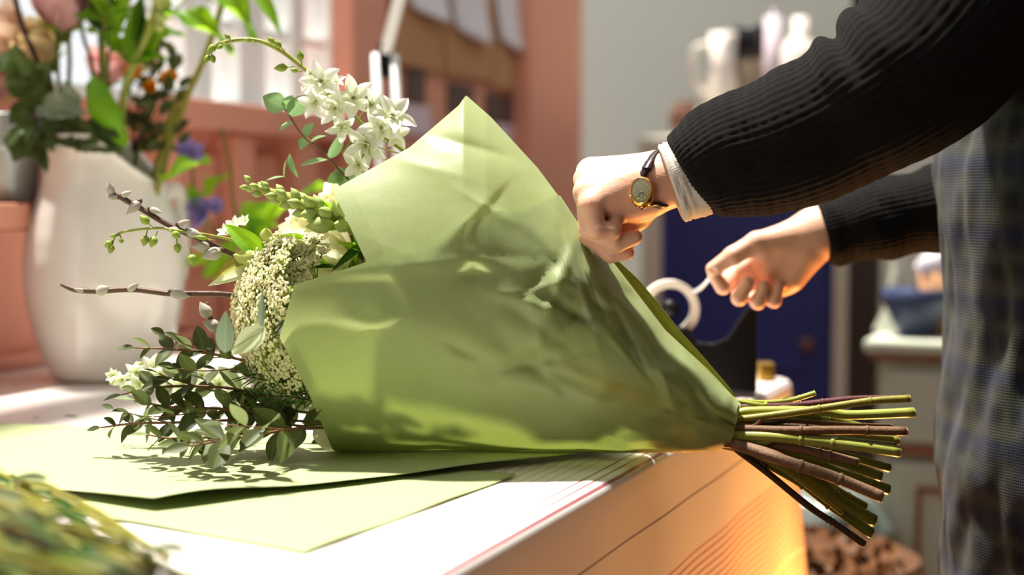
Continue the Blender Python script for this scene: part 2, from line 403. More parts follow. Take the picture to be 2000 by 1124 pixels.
# floor clutter
def lump(c, r, seed, amp=.25, nu=28, nv=18):
    mb = MB(); prof = []
    b = len(mb.v)
    for i in range(nv + 1):
        for k_ in range(nu):
            a = math.pi * i / nv; t = 2 * math.pi * k_ / nu
            dv = V((math.sin(a) * math.cos(t), math.sin(a) * math.sin(t), -math.cos(a)))
            q = 1 + amp * noise.noise(dv * 1.6 + V((seed, 0, 0))) + amp * .5 * abs(noise.noise(dv * 4 + V((seed, 3, 0))))
            p = V((dv.x * r[0], dv.y * r[1], dv.z * r[2])) * q; p.z = max(p.z, -r[2] * .8)
            mb.v.append(V(c) + p)
    for i in range(nv):
        for k_ in range(nu):
            k2 = (k_ + 1) % nu; mb.f.append([i * nu + k_, i * nu + k2, (i + 1) * nu + k2, (i + 1) * nu + k_])
    return mb
p = P(1610, 990, 3.0); p.z = .42
st = thing('stool', 'low wooden stool under the grey bag beyond the table', 'stool', V((p.x, p.y, 0)))
MB().lathe([(.0001, .272), (.15, .272), (.15, .245), (.0001, .245)], Matrix.Translation((p.x, p.y, 0)), 24).build('seat', 'dark_wood', st, bevel=.004)
for i in range(4):
    a = i * math.pi / 2 + .5; MB().tube([V((p.x + math.cos(a) * .10, p.y + math.sin(a) * .10, .246)), V((p.x + math.cos(a) * .14, p.y + math.sin(a) * .14, .009))], .014).build('leg', 'dark_wood', st)
lb = lump((p.x, p.y, .275 + .088), (.13, .12, .11), 2.0, .2).build('plastic_bag', 'bag_plastic'); tag(lb, 'crumpled grey green plastic bag beyond the table end', 'bag')
p = P(1610, 1110, 2.5); p.z = .0
bk = thing('basket', 'brown wicker basket on the floor beside the table end', 'basket', V((p.x, p.y, .008)))
bh = P(1610, 1085, 2.5).z
MB().lathe([(.0001, .01), (.11, .01), (.16, bh - .02), (.165, bh), (.155, bh), (.10, .03), (.0001, .03)], Matrix.Translation((p.x, p.y, 0)), 30).build('body', 'wicker', bk)
for i in range(9):
    z = .03 + (bh - .05) * i / 8; r = .111 + .052 * i / 8
    MB().tube([V((p.x + r * math.cos(a * math.pi / 15), p.y + r * math.sin(a * math.pi / 15), z + .004 * (a % 2))) for a in range(31)], .009, 6, False).build('weave', 'wicker', bk)

mat('dry_leaf', C(104, 66, 34), .7, .5, 8, trans=.2)
dl = MB()
for i in range(420):
    a_ = random.uniform(0, 6.28); r_ = .145 * math.sqrt(random.random()); c_ = V((p.x + r_ * math.cos(a_), p.y + r_ * math.sin(a_), bh - .03 + random.uniform(-.03, .03) + .03 * (1 - r_ / .145)))
    u_ = V((random.uniform(-1, 1), random.uniform(-1, 1), random.uniform(-.6, .8))).normalized() * .045; v_ = u_.orthogonal().normalized() * .014
    dl.add([c_, c_ + u_ * .5 + v_ + Z3 * .004, c_ + u_, c_ + u_ * .5 - v_ + Z3 * .004], [[0, 1, 2, 3]])
tag(dl.build('dry_leaves', 'dry_leaf'), 'brown dry leaves filling the wicker basket', 'leaves', kind='stuff')
# kraft boards with curled papers, cards beneath
def wquad(px0, px1, py0, py1, off): return WP(px0, py0, off), WP(px1, py1, off)
kb_l = ['kraft board nearest the coral pilaster by the window', 'kraft board in the middle of the three on the coral wall', 'kraft board farthest along the coral wall, beside the pink pilaster']
pp_l = ['curled white paper on the kraft board nearest the window', 'curled white paper on the middle kraft board', 'long curled white paper on the farthest kraft board']
for i, (a, b, y1, pa, pb, py) in enumerate(((772, 866, 132, 788, 866, 46), (872, 962, 152, 876, 946, 88), (966, 1030, 176, 964, 1030, 112))):
    o = wbox(MB(), a, b, -120, y1, .004, .018).build('kraft_board', 'kraft', bevel=.001); tag(o, kb_l[i], 'board', 'kraft boards on the wall')
    (s0, z1), (s1, z0) = wquad(pa, pb, -110, py, .02)
    g = []
    for r in range(15):
        t = r / 14; row = []
        for c in range(8):
            u = c / 7; z = z1 + (z0 - z1) * t * (1 - .10 * (1 - u) ** 2)
            row.append(SN(s0 + (s1 - s0) * (u * (1 - .15 * t * t) + .12 * t * t), NW + .021 + .028 * t ** 2.2 * (0.35 + .65 * u), z))
        g.append(row)
    o = MB().grid(g).build('paper_sheet', 'white_paper', solid=.0006); tag(o, pp_l[i], 'paper', 'papers on the kraft boards')
for nm, m, a, b, c, d, lab in (('photo_card', 'photo_dark', 796, 832, 138, 200, 'dark photo card under the kraft board nearest the window'),
                               ('photo_card', 'photo_dark', 878, 926, 165, 228, 'dark photo card under the middle kraft board'),
                               ('photo_card', 'photo_dark', 952, 1010, 186, 240, 'dark photo card under the farthest kraft board'),
                               ('note_card', 'lavender_card', 788, 842, 206, 264, 'pale lavender note card below the first photo card'),
                               ('note_card', 'lavender_card', 970, 1014, 244, 330, 'pale lavender note card below the last photo card')):
    tag(wbox(MB(), a, b, c, d, .002, .008).build(nm, m, bevel=.001), lab, 'card', 'cards on the coral wall')
# white balanced-arm lamp
LD = 2.55
b = T(770, 690)
la = thing('desk_lamp', 'white jointed-arm desk lamp behind the wrapped bouquet', 'lamp', V((b.x, b.y, ZT)))
bz = V((b.x, b.y, ZT))
MB().lathe([(.0001, .002), (.085, .002), (.09, .012), (.08, .022), (.02, .03), (.0001, .03)], Matrix.Translation(bz), 28).build('base', 'white_paint', la)
MB().tube([bz + Z3 * .03, bz + Z3 * .12], .012).build('post', 'white_paint', la)
j0 = bz + Z3 * .12; j1 = P(752, 105, (bz - CAM).dot(FW))
for dx in (-.016, .016): MB().tube([j0 + RT * dx, j1 + RT * dx], .0075).build('lower_arm', 'white_paint', la)
MB().box((j1 + V((0, 0, -.012))), X3 * .011, Y3 * .008, Z3 * .03).build('joint', 'black_plastic', la, bevel=.002)
j2 = j1 + V((.10, -.02, .36))
MB().tube([j1, j2], .011).build('upper_arm', 'white_paint', la)
hd = (V((-.6, -.5, -.6))).normalized()
MB().lathe([(.018, 0), (.022, .04), (.07, .13), (.068, .13), (.02, .045), (.016, .003)], Matrix.Translation(j2) @ hd.to_track_quat('Z', 'Y').to_matrix().to_4x4(), 24).build('lamp_shade', 'white_paint', la)
# zinc bucket on the ledge
s, z = WP(30, 397, .09); bb = SN(s - .03, NW + .09, z)
bu = thing('zinc_bucket', 'galvanised metal bucket on the coral ledge behind the pitcher', 'bucket', bb)
MB().lathe([(.0001, .002), (.052, .002), (.053, .006), (.064, .125), (.067, .128), (.064, .131), (.061, .128), (.05, .01), (.0001, .008)], Matrix.Translation(bb), 28).build('body', 'zinc', bu)
MB().tube(crom([bb + V((-.066, 0, .12)), bb + V((-.06, -.05, .09)), bb + V((0, -.075, .075)), bb + V((.06, -.05, .09)), bb + V((.066, 0, .12))]), .002, 6).build('bail_handle', 'steel', bu)

# ------------------------------------------------------------------ table and oilcloth
NB = NW + .03
tb = thing('worktable', 'long florist worktable under the striped oilcloth', 'table', SN(1.2, (NB + NE) / 2, 0))
mat('pine', C(150, 110, 75), .6, .2, 12, stretch=(1, 8, 1))
sbox(MB(), -.3, SEND - .035, NB + .02, NE - .03, ZT - .036, ZT - .003).build('table_top', 'pine', tb, bevel=.004)
for s in (-.15, SEND - .2):
    for n_ in (NB + .12, NE - .15): sbox(MB(), s - .03, s + .03, n_ - .03, n_ + .03, .009, ZT - .037).build('leg', 'pine', tb, bevel=.004)
sbox(MB(), -.1, SEND - .15, NE - .14, NE - .12, ZT - .13, ZT - .037).build('apron_board', 'pine', tb)
# cloth: flat top + hanging skirt, uv = (along table, distance from the edge)
RC = .05
path = [SN(-.3 + (SEND - RC + .3) * i / 120, NE, 0) for i in range(121)]
onorm = [N] * 121
for i in range(1, 13):
    a = math.pi / 2 * i / 12; o_ = N * math.cos(a) + E * math.sin(a)
    path.append(SN(SEND - RC, NE - RC, 0) + o_ * RC); onorm.append(o_)
for i in range(1, 61): path.append(SN(SEND, NE - RC - (NE - RC - NB) * i / 60, 0)); onorm.append(E)
top = len(path); vs = []; uv = []
arc = [0]
for i in range(1, top): arc.append(arc[-1] + (path[i] - path[i - 1]).length)
ac = arc[126]
RR = .012; rows = [0, .25, .5, .75, 1.0]
depths = [0.02, .05, .08, .11, .14, .17, .2, .23, .26, .285]
def cloth_row(k):
    out = []
    for i in range(top):
        o_ = onorm[i]; p_ = path[i] - o_ * RR
        if k < len(rows):
            a = rows[k] * math.pi / 2; q = p_ + o_ * RR * math.sin(a) + Z3 * (ZT - RR + RR * math.cos(a)); al = RR * a
        else:
            dp = depths[k - len(rows)]; da = arc[i] - ac
            rip = .5 + .5 * math.sin(da * 26 + 1.2) + .3 * math.sin(da * 11 + 2)
            fl_ = .006 * rip * dp / .28 + .008 * math.exp(-(da / .08) ** 2) * dp / .28 + .012 * dp / .28
            q = p_ + o_ * (RR + fl_ * min(1, dp / .06) ** .5) + Z3 * (ZT - RR - dp); al = RR * math.pi / 2 + dp
        out.append((q, (p_ + o_ * (RR * 0 + al))))
    return out
R = [cloth_row(k) for k in range(len(rows) + len(depths))]
me = bpy.data.meshes.new('tablecloth'); fs = []
for row in R:
    for q, m2 in row: vs.append(q); uv.append((E.dot(m2), N.dot(m2) - NE))
nr = len(R)
for k in range(nr - 1):
    for i in range(top - 1): fs.append([k * top + i, (k + 1) * top + i, (k + 1) * top + i + 1, k * top + i + 1])
b0 = len(vs)
for q in (SN(SEND - RR, NB, ZT), SN(-.3, NB, ZT)): vs.append(q); uv.append((E.dot(q), N.dot(q) - NE))
fs.append(list(range(top)) + [b0, b0 + 1])
rot = Matrix(((E.x, N.x, 0, 0), (E.y, N.y, 0, 0), (0, 0, 1, 0), (0, 0, 0, 1)))
Mo = Matrix.Translation(SN(1, (NE + NB) / 2, ZT)) @ rot; inv = Mo.inverted()
me.from_pydata([tuple(inv @ v) for v in vs], [], fs)
me.polygons.foreach_set('use_smooth', [True] * (len(fs) - 1) + [False])
ul = me.uv_layers.new(name='UVMap')
for li, lp in enumerate(me.loops): ul.data[li].uv = uv[lp.vertex_index]
t = NT('oilcloth'); u = t.n('ShaderNodeUVMap'); sx = t.n('ShaderNodeSeparateXYZ'); t.l(u.outputs[0], sx.inputs[0]); v_ = sx.outputs[1]
def line(v0, wd): return t.math('LESS_THAN', t.math('ABSOLUTE', t.math('SUBTRACT', v_, v0)), wd)
def band(a, b): return t.math('MULTIPLY', t.math('GREATER_THAN', v_, a), t.math('LESS_THAN', v_, b))
def stripes(a, b, per, wd): return t.math('MULTIPLY', band(a, b), t.math('LESS_THAN', t.math('MODULO', t.math('ADD', v_, 5), per), wd))
strong = t.math('MAXIMUM', t.math('MAXIMUM', line(-.003, .0018), line(-.013, .0016)), line(-.025, .0014))
fine = None
for a, b in ((-.13, -.036), (-.46, -.30), (-.80, -.62), (-1.12, -.93)):
    s_ = stripes(a, b, .0115, .0022); fine = s_ if fine is None else t.math('MAXIMUM', fine, s_)
skirt = t.math('MAXIMUM', stripes(.125, .245, .0092, .003), stripes(.25, .32, .0092, .003))
dark = t.math('MAXIMUM', line(.062, .0013), line(-.56, .001))
base = t.mix(t.noise(t.coord(), 7), C(236, 228, 222), C(244, 238, 232))
c = t.mix(t.math('MULTIPLY', fine, .55), base, C(196, 140, 140)); c = t.mix(t.math('MULTIPLY', strong, .85), c, C(150, 20, 55))
c = t.mix(t.math('MULTIPLY', skirt, .8), c, C(200, 70, 50)); c = t.mix(t.math('MULTIPLY', dark, .7), c, C(90, 55, 80))
t.l(c, t.p.inputs['Base Color']); t.p.inputs['Roughness'].default_value = .22; t.p.inputs['Specular IOR Level'].default_value = .5
me.materials.append(t.m); co = bpy.data.objects.new('tablecloth', me); link(co, None, Mo)
tag(co, 'glossy white oilcloth with red stripes draped over the worktable', 'tablecloth')
# ------------------------------------------------------------------ plant kit
leafmat('euc_dark', C(66, 74, 36), C(104, 110, 66), .22, .5)
leafmat('euc_grey', C(100, 110, 66), C(150, 158, 128), .3, .5)
leafmat('silver_leaf', C(120, 150, 100), C(165, 180, 150), .35, .5)
leafmat('fresh_leaf', C(92, 140, 36), C(120, 160, 60), .5, .4, 60, C(170, 220, 30))
leafmat('deep_leaf', C(52, 84, 30), C(90, 115, 60), .3, .35, 50)
leafmat('rose_leaf', C(62, 78, 34), C(120, 130, 90), .25, .4)
leafmat('grey_leaf', C(120, 136, 112), C(150, 160, 140), .3, .55)
leafmat('pale_leaf', C(196, 204, 168), C(200, 206, 175), .4, .6)
leafmat('bronze_leaf', C(128, 124, 50), C(150, 150, 80), .3, .45)
mat('stem_green', C(98, 112, 36), .4, .3, 60, .15, 200, stretch=(1, 1, 1))
mat('stem_bright', C(146, 152, 66), .4, .2, 60, .1, 200)
mat('stem_olive', C(126, 120, 44), .45, .3, 80, .15, 200)
mat('stem_brown', C(104, 74, 48), .6, .35, 90, .4, 220)
mat('stem_purple', C(86, 44, 44), .5, .35, 90, .3, 220)
mat('stem_grey', C(128, 100, 78), .7, .4, 120, .5, 260)
mat('stem_dark', C(66, 50, 34), .6, .35, 90, .4, 220)
mat('twig_red', C(118, 82, 54), .5, .2, 60)
mat('twig_willow', C(88, 62, 48), .5, .35, 120, .3, 300)
mat('cut_end', C(196, 186, 130), .8, .25, 200)
mat('bud_green', C(150, 170, 72), .45, .25, 120, trans=.25)
mat('bud_pale', C(186, 194, 110), .45, .2, 120, trans=.3)
mat('snap_bud', C(166, 184, 104), .5, .25, 120, .1, 300, trans=.2)
mat('catkin', C(206, 200, 190), .95, .2, 400, .6, 900, trans=.15)
mat('catkin_scale', C(90, 62, 44), .5, .3, 120)
mat('cream_petal', C(240, 236, 200), .55, .06, 40, trans=.4)
mat('lace_cream', C(244, 238, 200), .8, .06, 300, trans=.25)
mat('lace_green', C(150, 164, 76), .7, .3, 150, trans=.25)
mat('eye_green', C(150, 150, 40), .6, .4, 200)
t = NT('larkspur_petal'); co_ = t.coord(); sx = t.n('ShaderNodeSeparateXYZ'); t.l(co_, sx.inputs[0])
c = t.mix(t.math('MULTIPLY', t.math('SUBTRACT', 1, sx.outputs[1]), .55), C(253, 253, 246), C(196, 212, 96)); t.l(c, t.p.inputs['Base Color'])
t.p.inputs['Roughness'].default_value = .5; t.translucent(.4, c)

def leaf_mesh(name, m, wf, fold=.15, droop=.25, wavy=0, ny=9, nx=4, serr=0):
    mb = MB(); g = []
    for i in range(ny + 1):
        t_ = i / ny; row = []
        for j in range(nx + 1):
            u = j / nx * 2 - 1; hw = wf(t_) * .5
            if serr and abs(u) == 1: hw *= 1 + serr * (1 if i % 2 else -1)
            x = u * hw; z = abs(u) * fold * hw * 2 - droop * t_ * t_ + wavy * math.sin(t_ * 9 + u * 2) * abs(u) * .1
            row.append(V((x, t_, z)))
        g.append(row)
    return mb.grid(g).mesh(name, m)
ov = lambda p, q=1: (lambda t_: max(.012, q * (math.sin(math.pi * min(1, t_ ** p)) ** .85)))
EUC = [leaf_mesh('leaf_eucalyptus', m, ov(.9, .52), f, d) for m, f, d in (('euc_dark', .1, .1), ('euc_dark', .25, -.1), ('euc_dark', .15, .25), ('euc_grey', .1, .15))]
SIL = [leaf_mesh('leaf_silver', 'silver_leaf', ov(.85, .82), f, d) for f, d in ((.06, .08), (.15, -.12), (.1, .3))]
LAN = [leaf_mesh('leaf_lance', m, ov(.75, .30), f, d) for m, f, d in (('fresh_leaf', .35, .25), ('deep_leaf', .4, .15), ('fresh_leaf', .3, -.1), ('pale_leaf', .2, .1), ('bronze_leaf', .4, .15))]
BRO = [leaf_mesh('leaf_broad', 'fresh_leaf', ov(.8, .44), f, d, 1, 12, 6) for f, d in ((.2, .3), (.25, -.15), (.3, .05))]
ROS = [leaf_mesh('leaf_rose', m, ov(.8, .7), f, d, .5, 14, 4, .06) for m, f, d in (('rose_leaf', .12, .15), ('rose_leaf', .2, -.1), ('grey_leaf', .15, .1))]
NDL = leaf_mesh('leaf_needle', 'deep_leaf', ov(.8, .07), .1, .1, 0, 4, 2)
PALE = leaf_mesh('leaf_pale', 'pale_leaf', ov(.8, .55), .15, .1, 0, 10, 4)
GREYL = leaf_mesh('leaf_grey', 'grey_leaf', ov(.8, .55), .15, .1, 0, 10, 4)
def drop_mesh(name, m, wid=.34, p=.8, seg=10):
    pr = [(max(.004, wid * math.sin(math.pi * (i / 9) ** p)), i / 9) for i in range(10)]
    return MB().lathe(pr, Matrix.Rotation(-math.pi / 2, 4, 'X'), seg).mesh(name, m)     # +Y
BUDG = drop_mesh('bud_green', 'bud_green', .30); BUDP = drop_mesh('bud_pale', 'bud_pale', .34); BUDS = drop_mesh('bud_snap', 'snap_bud', .33, .85)
CATK = drop_mesh('catkin', 'catkin', .24, .75, 12); CSCL = drop_mesh('catkin_scale', 'catkin_scale', .2, .7, 8)
def petal_mesh(name, m, wid=.75, cup=.3, notch=.06, ny=7, nx=5):
    g = []
    for i in range(ny + 1):
        t_ = i / ny; row = []
        for j in range(nx + 1):
            u = j / nx * 2 - 1; hw = wid * .5 * (math.sin(math.pi * min(1, .08 + t_ * .80)) ** .8)
            y = t_ - notch * (1 - abs(u)) * t_ ** 4 * 2; row.append(V((u * hw, y, cup * t_ * t_ * .6 + .18 * u * u * wid - .1 * t_ ** 4 + .03 * math.sin(8 * u + 5 * t_))))
        g.append(row)
    return MB().grid(g).mesh(name, m)
LPET = petal_mesh('petal_larkspur', 'larkspur_petal', .62, .12, -.10); CPET = petal_mesh('petal_cream', 'cream_petal', .95, .5)
EYE = MB().ell(Matrix.Diagonal((.16, .16, .14, 1)), 8, 5).mesh('floret_eye', 'eye_green')
rr = lambda a, b: random.uniform(a, b)
def jit(v, k): return V(v) + V((rr(-k, k), rr(-k, k), rr(-k, k)))
def put_leaf(par, protos, base, d, nrm, L, w=1.0, name='leaf'):
    return inst(name, random.choice(protos) if isinstance(protos, list) else protos, par, frame(base, d, nrm, L * w, L, L))
def stem(par, pts, r, m, name='stem', seg=8, n=6):
    return MB().tube(crom(pts, n), r, seg).build(name, m, par, org=V(pts[0]))
def bud(par, base, tip, mesh, name='bud', ratio=1.0, stalk=None, m='stem_bright'):
    d = tip - base; o = inst(name, mesh, par, frame(base, d, Z3, d.length * ratio, d.length, d.length * ratio)); return o
def floret(par, c, ax, R, mesh=LPET, n=5, tilt=.55, eye=True, name='floret', roll=None):
    ax = V(ax).normalized(); M0 = frame(c, ax.orthogonal(), ax, R, R, R)
    fo = inst(name, EYE, par, M0); a0 = rr(0, 6) if roll is None else roll
    for i in range(n):
        a = a0 + 2 * math.pi * i / n + rr(-.1, .1); M_ = Matrix.Rotation(a, 4, 'Z') @ Matrix.Rotation(tilt + rr(-.12, .12), 4, 'X')
        inst('petal', mesh, fo, M0 @ M_)
    return fo
NECK = [(1432, 828, 1.45)]
# ---- the cut stems on the right; every flower of the bouquet owns one of them
CUT = [  # points px, radius px, material, depth shift
    ([(1440, 785), (1500, 787), (1545, 782), (1590, 769)], 5, 'stem_bright', .012),
    ([(1445, 797), (1550, 793), (1660, 781), (1742, 779)], 7, 'stem_purple', .006),
    ([(1425, 822), (1500, 813), (1600, 799), (1700, 784), (1776, 779)], 7, 'stem_olive', -.014),
    ([(1430, 812), (1470, 804), (1600, 804), (1660, 811), (1785, 806)], 9, 'stem_bright', -.002),
    ([(1430, 820), (1560, 815), (1620, 818), (1682, 834)], 7, 'stem_green', .014),
    ([(1425, 838), (1550, 842), (1650, 841), (1770, 843)], 8.5, 'stem_brown', -.02),
    ([(1440, 826), (1540, 822), (1640, 830), (1740, 834)], 5, 'stem_brown', .008),
    ([(1430, 850), (1520, 855), (1640, 868), (1757, 883)], 10, 'stem_bright', -.022),
    ([(1440, 848), (1550, 850), (1650, 862), (1750, 873)], 8, 'stem_green', -.003),
    ([(1440, 840), (1560, 842), (1680, 856), (1753, 861)], 9, 'stem_olive', .012),
    ([(1440, 862), (1510, 868), (1600, 885), (1675, 904)], 8, 'stem_grey', -.012),
    ([(1440, 862), (1530, 872), (1630, 885), (1737, 915)], 8, 'stem_green', .006),
    ([(1440, 865), (1520, 880), (1620, 897), (1721, 932)], 9, 'stem_green', -.004),
    ([(1440, 868), (1560, 895), (1640, 925), (1735, 957)], 10, 'stem_green', .004),
    ([(1432, 867), (1550, 907), (1640, 937), (1722, 971)], 11, 'stem_grey', -.03),
    ([(1445, 872), (1580, 930), (1640, 978), (1707, 1018)], 12, 'stem_green', .004),
    ([(1445, 876), (1560, 940), (1620, 985), (1702, 1043)], 10, 'stem_green', -.008),
    ([(1438, 878), (1500, 925), (1580, 990), (1640, 1030), (1688, 1064)], 6.5, 'stem_dark', -.018),
    ([(1442, 874), (1530, 915), (1600, 965), (1645, 1000)], 7, 'stem_olive', -.016),
    ([(1430, 832), (1540, 834), (1640, 846), (1710, 868)], 8, 'stem_dark', .02),
    ([(1440, 856), (1540, 862), (1640, 880), (1700, 902)], 7, 'stem_dark', .016),
    ([(1440, 870), (1540, 900), (1620, 950), (1690, 990)], 8, 'stem_olive', .014),
]
CUTI = [0]
NEWR = []
def bouquet_item(name, label, cat, pts, r_px, leaf_m=None, group=None, cut=None):
    """thing whose stem runs from the flower (left) through the neck of the wrap to its cut end (right)"""
    ci = CUTI[0] if cut is None else cut
    if cut is None: CUTI[0] += 1
    cp, cr, cm, ds = CUT[ci]
    p = [P(*q) for q in pts]; cpt = [P(x, y, 1.447 + ds * min(1, .35 + .65 * (x - 1425) / 120) + .02 * (x - 1430) / 350 * (1 if ds > 0 else -.6)) for x, y in cp]
    th = thing(name, label, cat, cpt[-1], group)
    kk = 1.45 / F
    a = len(crom(p + cpt)) ; radii = [r_px * .5 * kk, r_px * .8 * kk, r_px * kk] + [cr * kk] * (len(cpt) + 1)
    rad = [r_px * .55 * kk] + [r_px * kk] * (len(p) - 1) + [cr * kk * .92] * (len(cpt) - 1) + [cr * kk]
    stem(th, p + cpt, rad, leaf_m or cm, 'stem', 10)
    # cut stem: visible length with its own bark, nodes and a pale cut face
    dirv = (cpt[-1] - cpt[-2]).normalized()
    MB().tube(crom(cpt, 8), [cr * kk * 1.06, cr * kk * 1.02, cr * kk * 1.04, cr * kk * 1.0, cr * kk * 1.06], 10).build('cut_stem', cm, th, org=cpt[0])
    MB().tube([cpt[-1] - dirv * .0005, cpt[-1] + dirv * .0012 + UP * .0004], [cr * kk * 1.05, cr * kk * .95], 10).build('cut_face', 'cut_end', th)
    q = crom(cpt, 8)
    for i in range(2):
        c_ = q[int(len(q) * rr(.35, .85))]; e_ = Matrix.Translation(c_) @ dirv.to_track_quat('Z', 'Y').to_matrix().to_4x4() @ Matrix.Diagonal((cr * kk * 1.3, cr * kk * 1.25, cr * kk * .8, 1))
        MB().ell(e_, 10, 6).build('node', cm, th)
    if random.random() < .5:
        c_ = q[int(len(q) * rr(.3, .7))]; MB().tube([c_, c_ + dirv * .008 + jit(UP, .8) * .009], [cr * kk * .45, cr * kk * .2], 6).build('spur', cm, th)
    return th, crom(p, 8)

# ---- white larkspur
lk, q = bouquet_item('larkspur', 'white larkspur spray arching above the wrap', 'flower',
    [(404, 116, 1.47), (412, 98, 1.47), (450, 80, 1.47), (500, 79, 1.47), (545, 97, 1.47), (592, 132, 1.47), (640, 172, 1.465), (700, 236, 1.46), (790, 296, 1.47), (1000, 470, 1.5), (1200, 650, 1.48)], 4.5, 'stem_bright', cut=3)
for (bx, by, ex, ey, s) in ((430, 80, 404, 104, 1), (412, 100, 400, 124, .9), (412, 100, 418, 124, .9), (455, 82, 438, 66, 1), (440, 84, 424, 96, .8), (500, 82, 476, 76, 1.2), (545, 92, 522, 72, 1.2), (556, 100, 534, 78, 1.2), (590, 130, 584, 96, 1.3), (575, 130, 534, 134, 1.3), (590, 140, 566, 136, 1.1), (640, 170, 652, 146, 1.2)):
    b0, b1 = P(bx, by, 1.468), P(ex, ey, 1.462)
    MB().tube([b0, b0.lerp(b1, .4)], .0007, 6).build('pedicel', 'stem_bright', lk)
    bud(lk, b0.lerp(b1, .3), b1, BUDG, ratio=1.0)
for (x, y, ax, R_) in ((604, 160, (-.9, -.5, .1), .0115), (628, 160, (-.1, -1, .25), .0175), (616, 200, (-.5, -1, -.2), .0145), (656, 160, (.1, -.6, .7), .009), (690, 192, (.25, -1, .1), .0190), (656, 212, (-.2, -1, -.1), .0165), (668, 248, (.1, -.8, -.6), .0135), (746, 250, (-.2, -1, 0), .0195), (768, 228, (.3, -.9, .5), .0195), (716, 284, (-.3, -.9, -.3), .0200), (722, 205, (.8, -.5, .1), .014), (700, 322, (-.5, -.7, -.2), .015), (770, 262, (.6, -.6, 0), .014), (640, 185, (.5, -.8, .3), .012)):
    c_ = P(x, y, 1.452 + rr(-.006, .006)); s_ = min(q, key=lambda k_: (k_ - c_).length)
    MB().tube(crom([s_, (s_ + c_) / 2 + V((0, .006, .004)), c_ + V((0, .004, 0))], 4), .0008, 6).build('pedicel', 'stem_bright', lk)
    floret(lk, c_, ax, R_ * 1.15, tilt=.25)
    floret(lk, c_ + V(ax).normalized() * .001, ax, R_ * .45, tilt=.7, n=4, eye=False, name='inner_floret')
for a, b in (((735, 272), (668, 300)), ((760, 280), (700, 250)), ((780, 300), (700, 270))): MB().tube(crom([P(*a, 1.46), P((a[0] + b[0]) / 2, a[1] - 12, 1.455), P(*b, 1.455)], 5), .0007, 6).build('tendril', 'stem_bright', lk)
# ---- silver dollar eucalyptus
sv, q = bouquet_item('eucalyptus_sprig', 'round-leaved silver eucalyptus sprig rising beside the larkspur', 'foliage',
    [(556, 212, 1.475), (590, 262, 1.475), (625, 292, 1.47), (672, 342, 1.47), (740, 400, 1.49), (1100, 640, 1.5)], 2.6, 'twig_red', cut=2)
for (bx, by, ex, ey, nrm, wf) in ((556, 212, 512, 188, (-.3, -1, .3), 1.05), (557, 214, 572, 184, (.3, -1, .1), .9), (562, 226, 600, 186, (.6, -.8, .2), .75), (575, 236, 548, 260, (-.5, -.6, .6), .62), (592, 268, 610, 240, (-.4, -.9, .3), .75), (596, 270, 588, 288, (0, -1, -.3), .9), (604, 282, 628, 258, (.5, -.5, .8), .55), (640, 310, 676, 262, (.6, -.8, 0), .48), (640, 312, 588, 330, (-.2, -.5, .9), .45), (672, 342, 640, 352, (0, -1, .2), .9), (680, 350, 700, 345, (.4, -.9, .2), 1.0), (566, 300, 572, 345, (-.6, -.8, 0), .42), (560, 310, 552, 348, (-.9, -.4, 0), .42), (556, 345, 520, 350, (0, -.3, 1), .4), (720, 215, 752, 196, (.5, -.8, .2), .9), (700, 375, 655, 330, (-.2, -1, 0), .8)):
    b0, b1 = P(bx, by, 1.475), P(ex, ey, 1.466)
    put_leaf(sv, SIL, b0, b1 - b0, nrm, (b1 - b0).length, wf)
# ---- snapdragon bud spike
sn, q = bouquet_item('snapdragon', 'snapdragon spike of tight green buds leaning left out of the wrap', 'flower',
    [(488, 362, 1.41), (560, 388, 1.41), (620, 414, 1.41), (690, 448, 1.42), (760, 520, 1.44), (1000, 660, 1.46)], 11, 'stem_bright', cut=7)
for i in range(30):
    t_ = i / 29; k_ = min(len(q) - 1, int(t_ * 23)); c_ = q[k_]; ax = (q[k_] - q[k_ + 1]).normalized()
    a = i * 2.4; u = ax.orthogonal().normalized(); w_ = ax.cross(u); rad = (u * math.cos(a) + w_ * math.sin(a))
    L = .010 + .010 * t_; base = c_ + rad * .003; tip = base + rad * L * (.45 + .3 * t_) + ax * L * .85
    bud(sn, base, tip, BUDS, ratio=.95)
for (bx, by, ex, ey, pr, w_) in ((700, 445, 735, 510, 1, 1.5), (690, 440, 630, 445, 0, .8), (720, 470, 650, 525, 1, .6), (760, 520, 700, 460, 1, .9), (660, 430, 640, 395, 0, 1), (745, 500, 668, 470, 0, .7)):
    b0, b1 = P(bx, by, 1.425), P(ex, ey, 1.40); put_leaf(sn, [LAN[pr]], b0, b1 - b0, (.2, -1, .4), (b1 - b0).length, w_)
bud(sn, P(655, 436, 1.405), P(596, 444, 1.40), BUDS, ratio=.9); bud(sn, P(672, 425, 1.40), P(664, 380, 1.40), BUDS, ratio=.9)
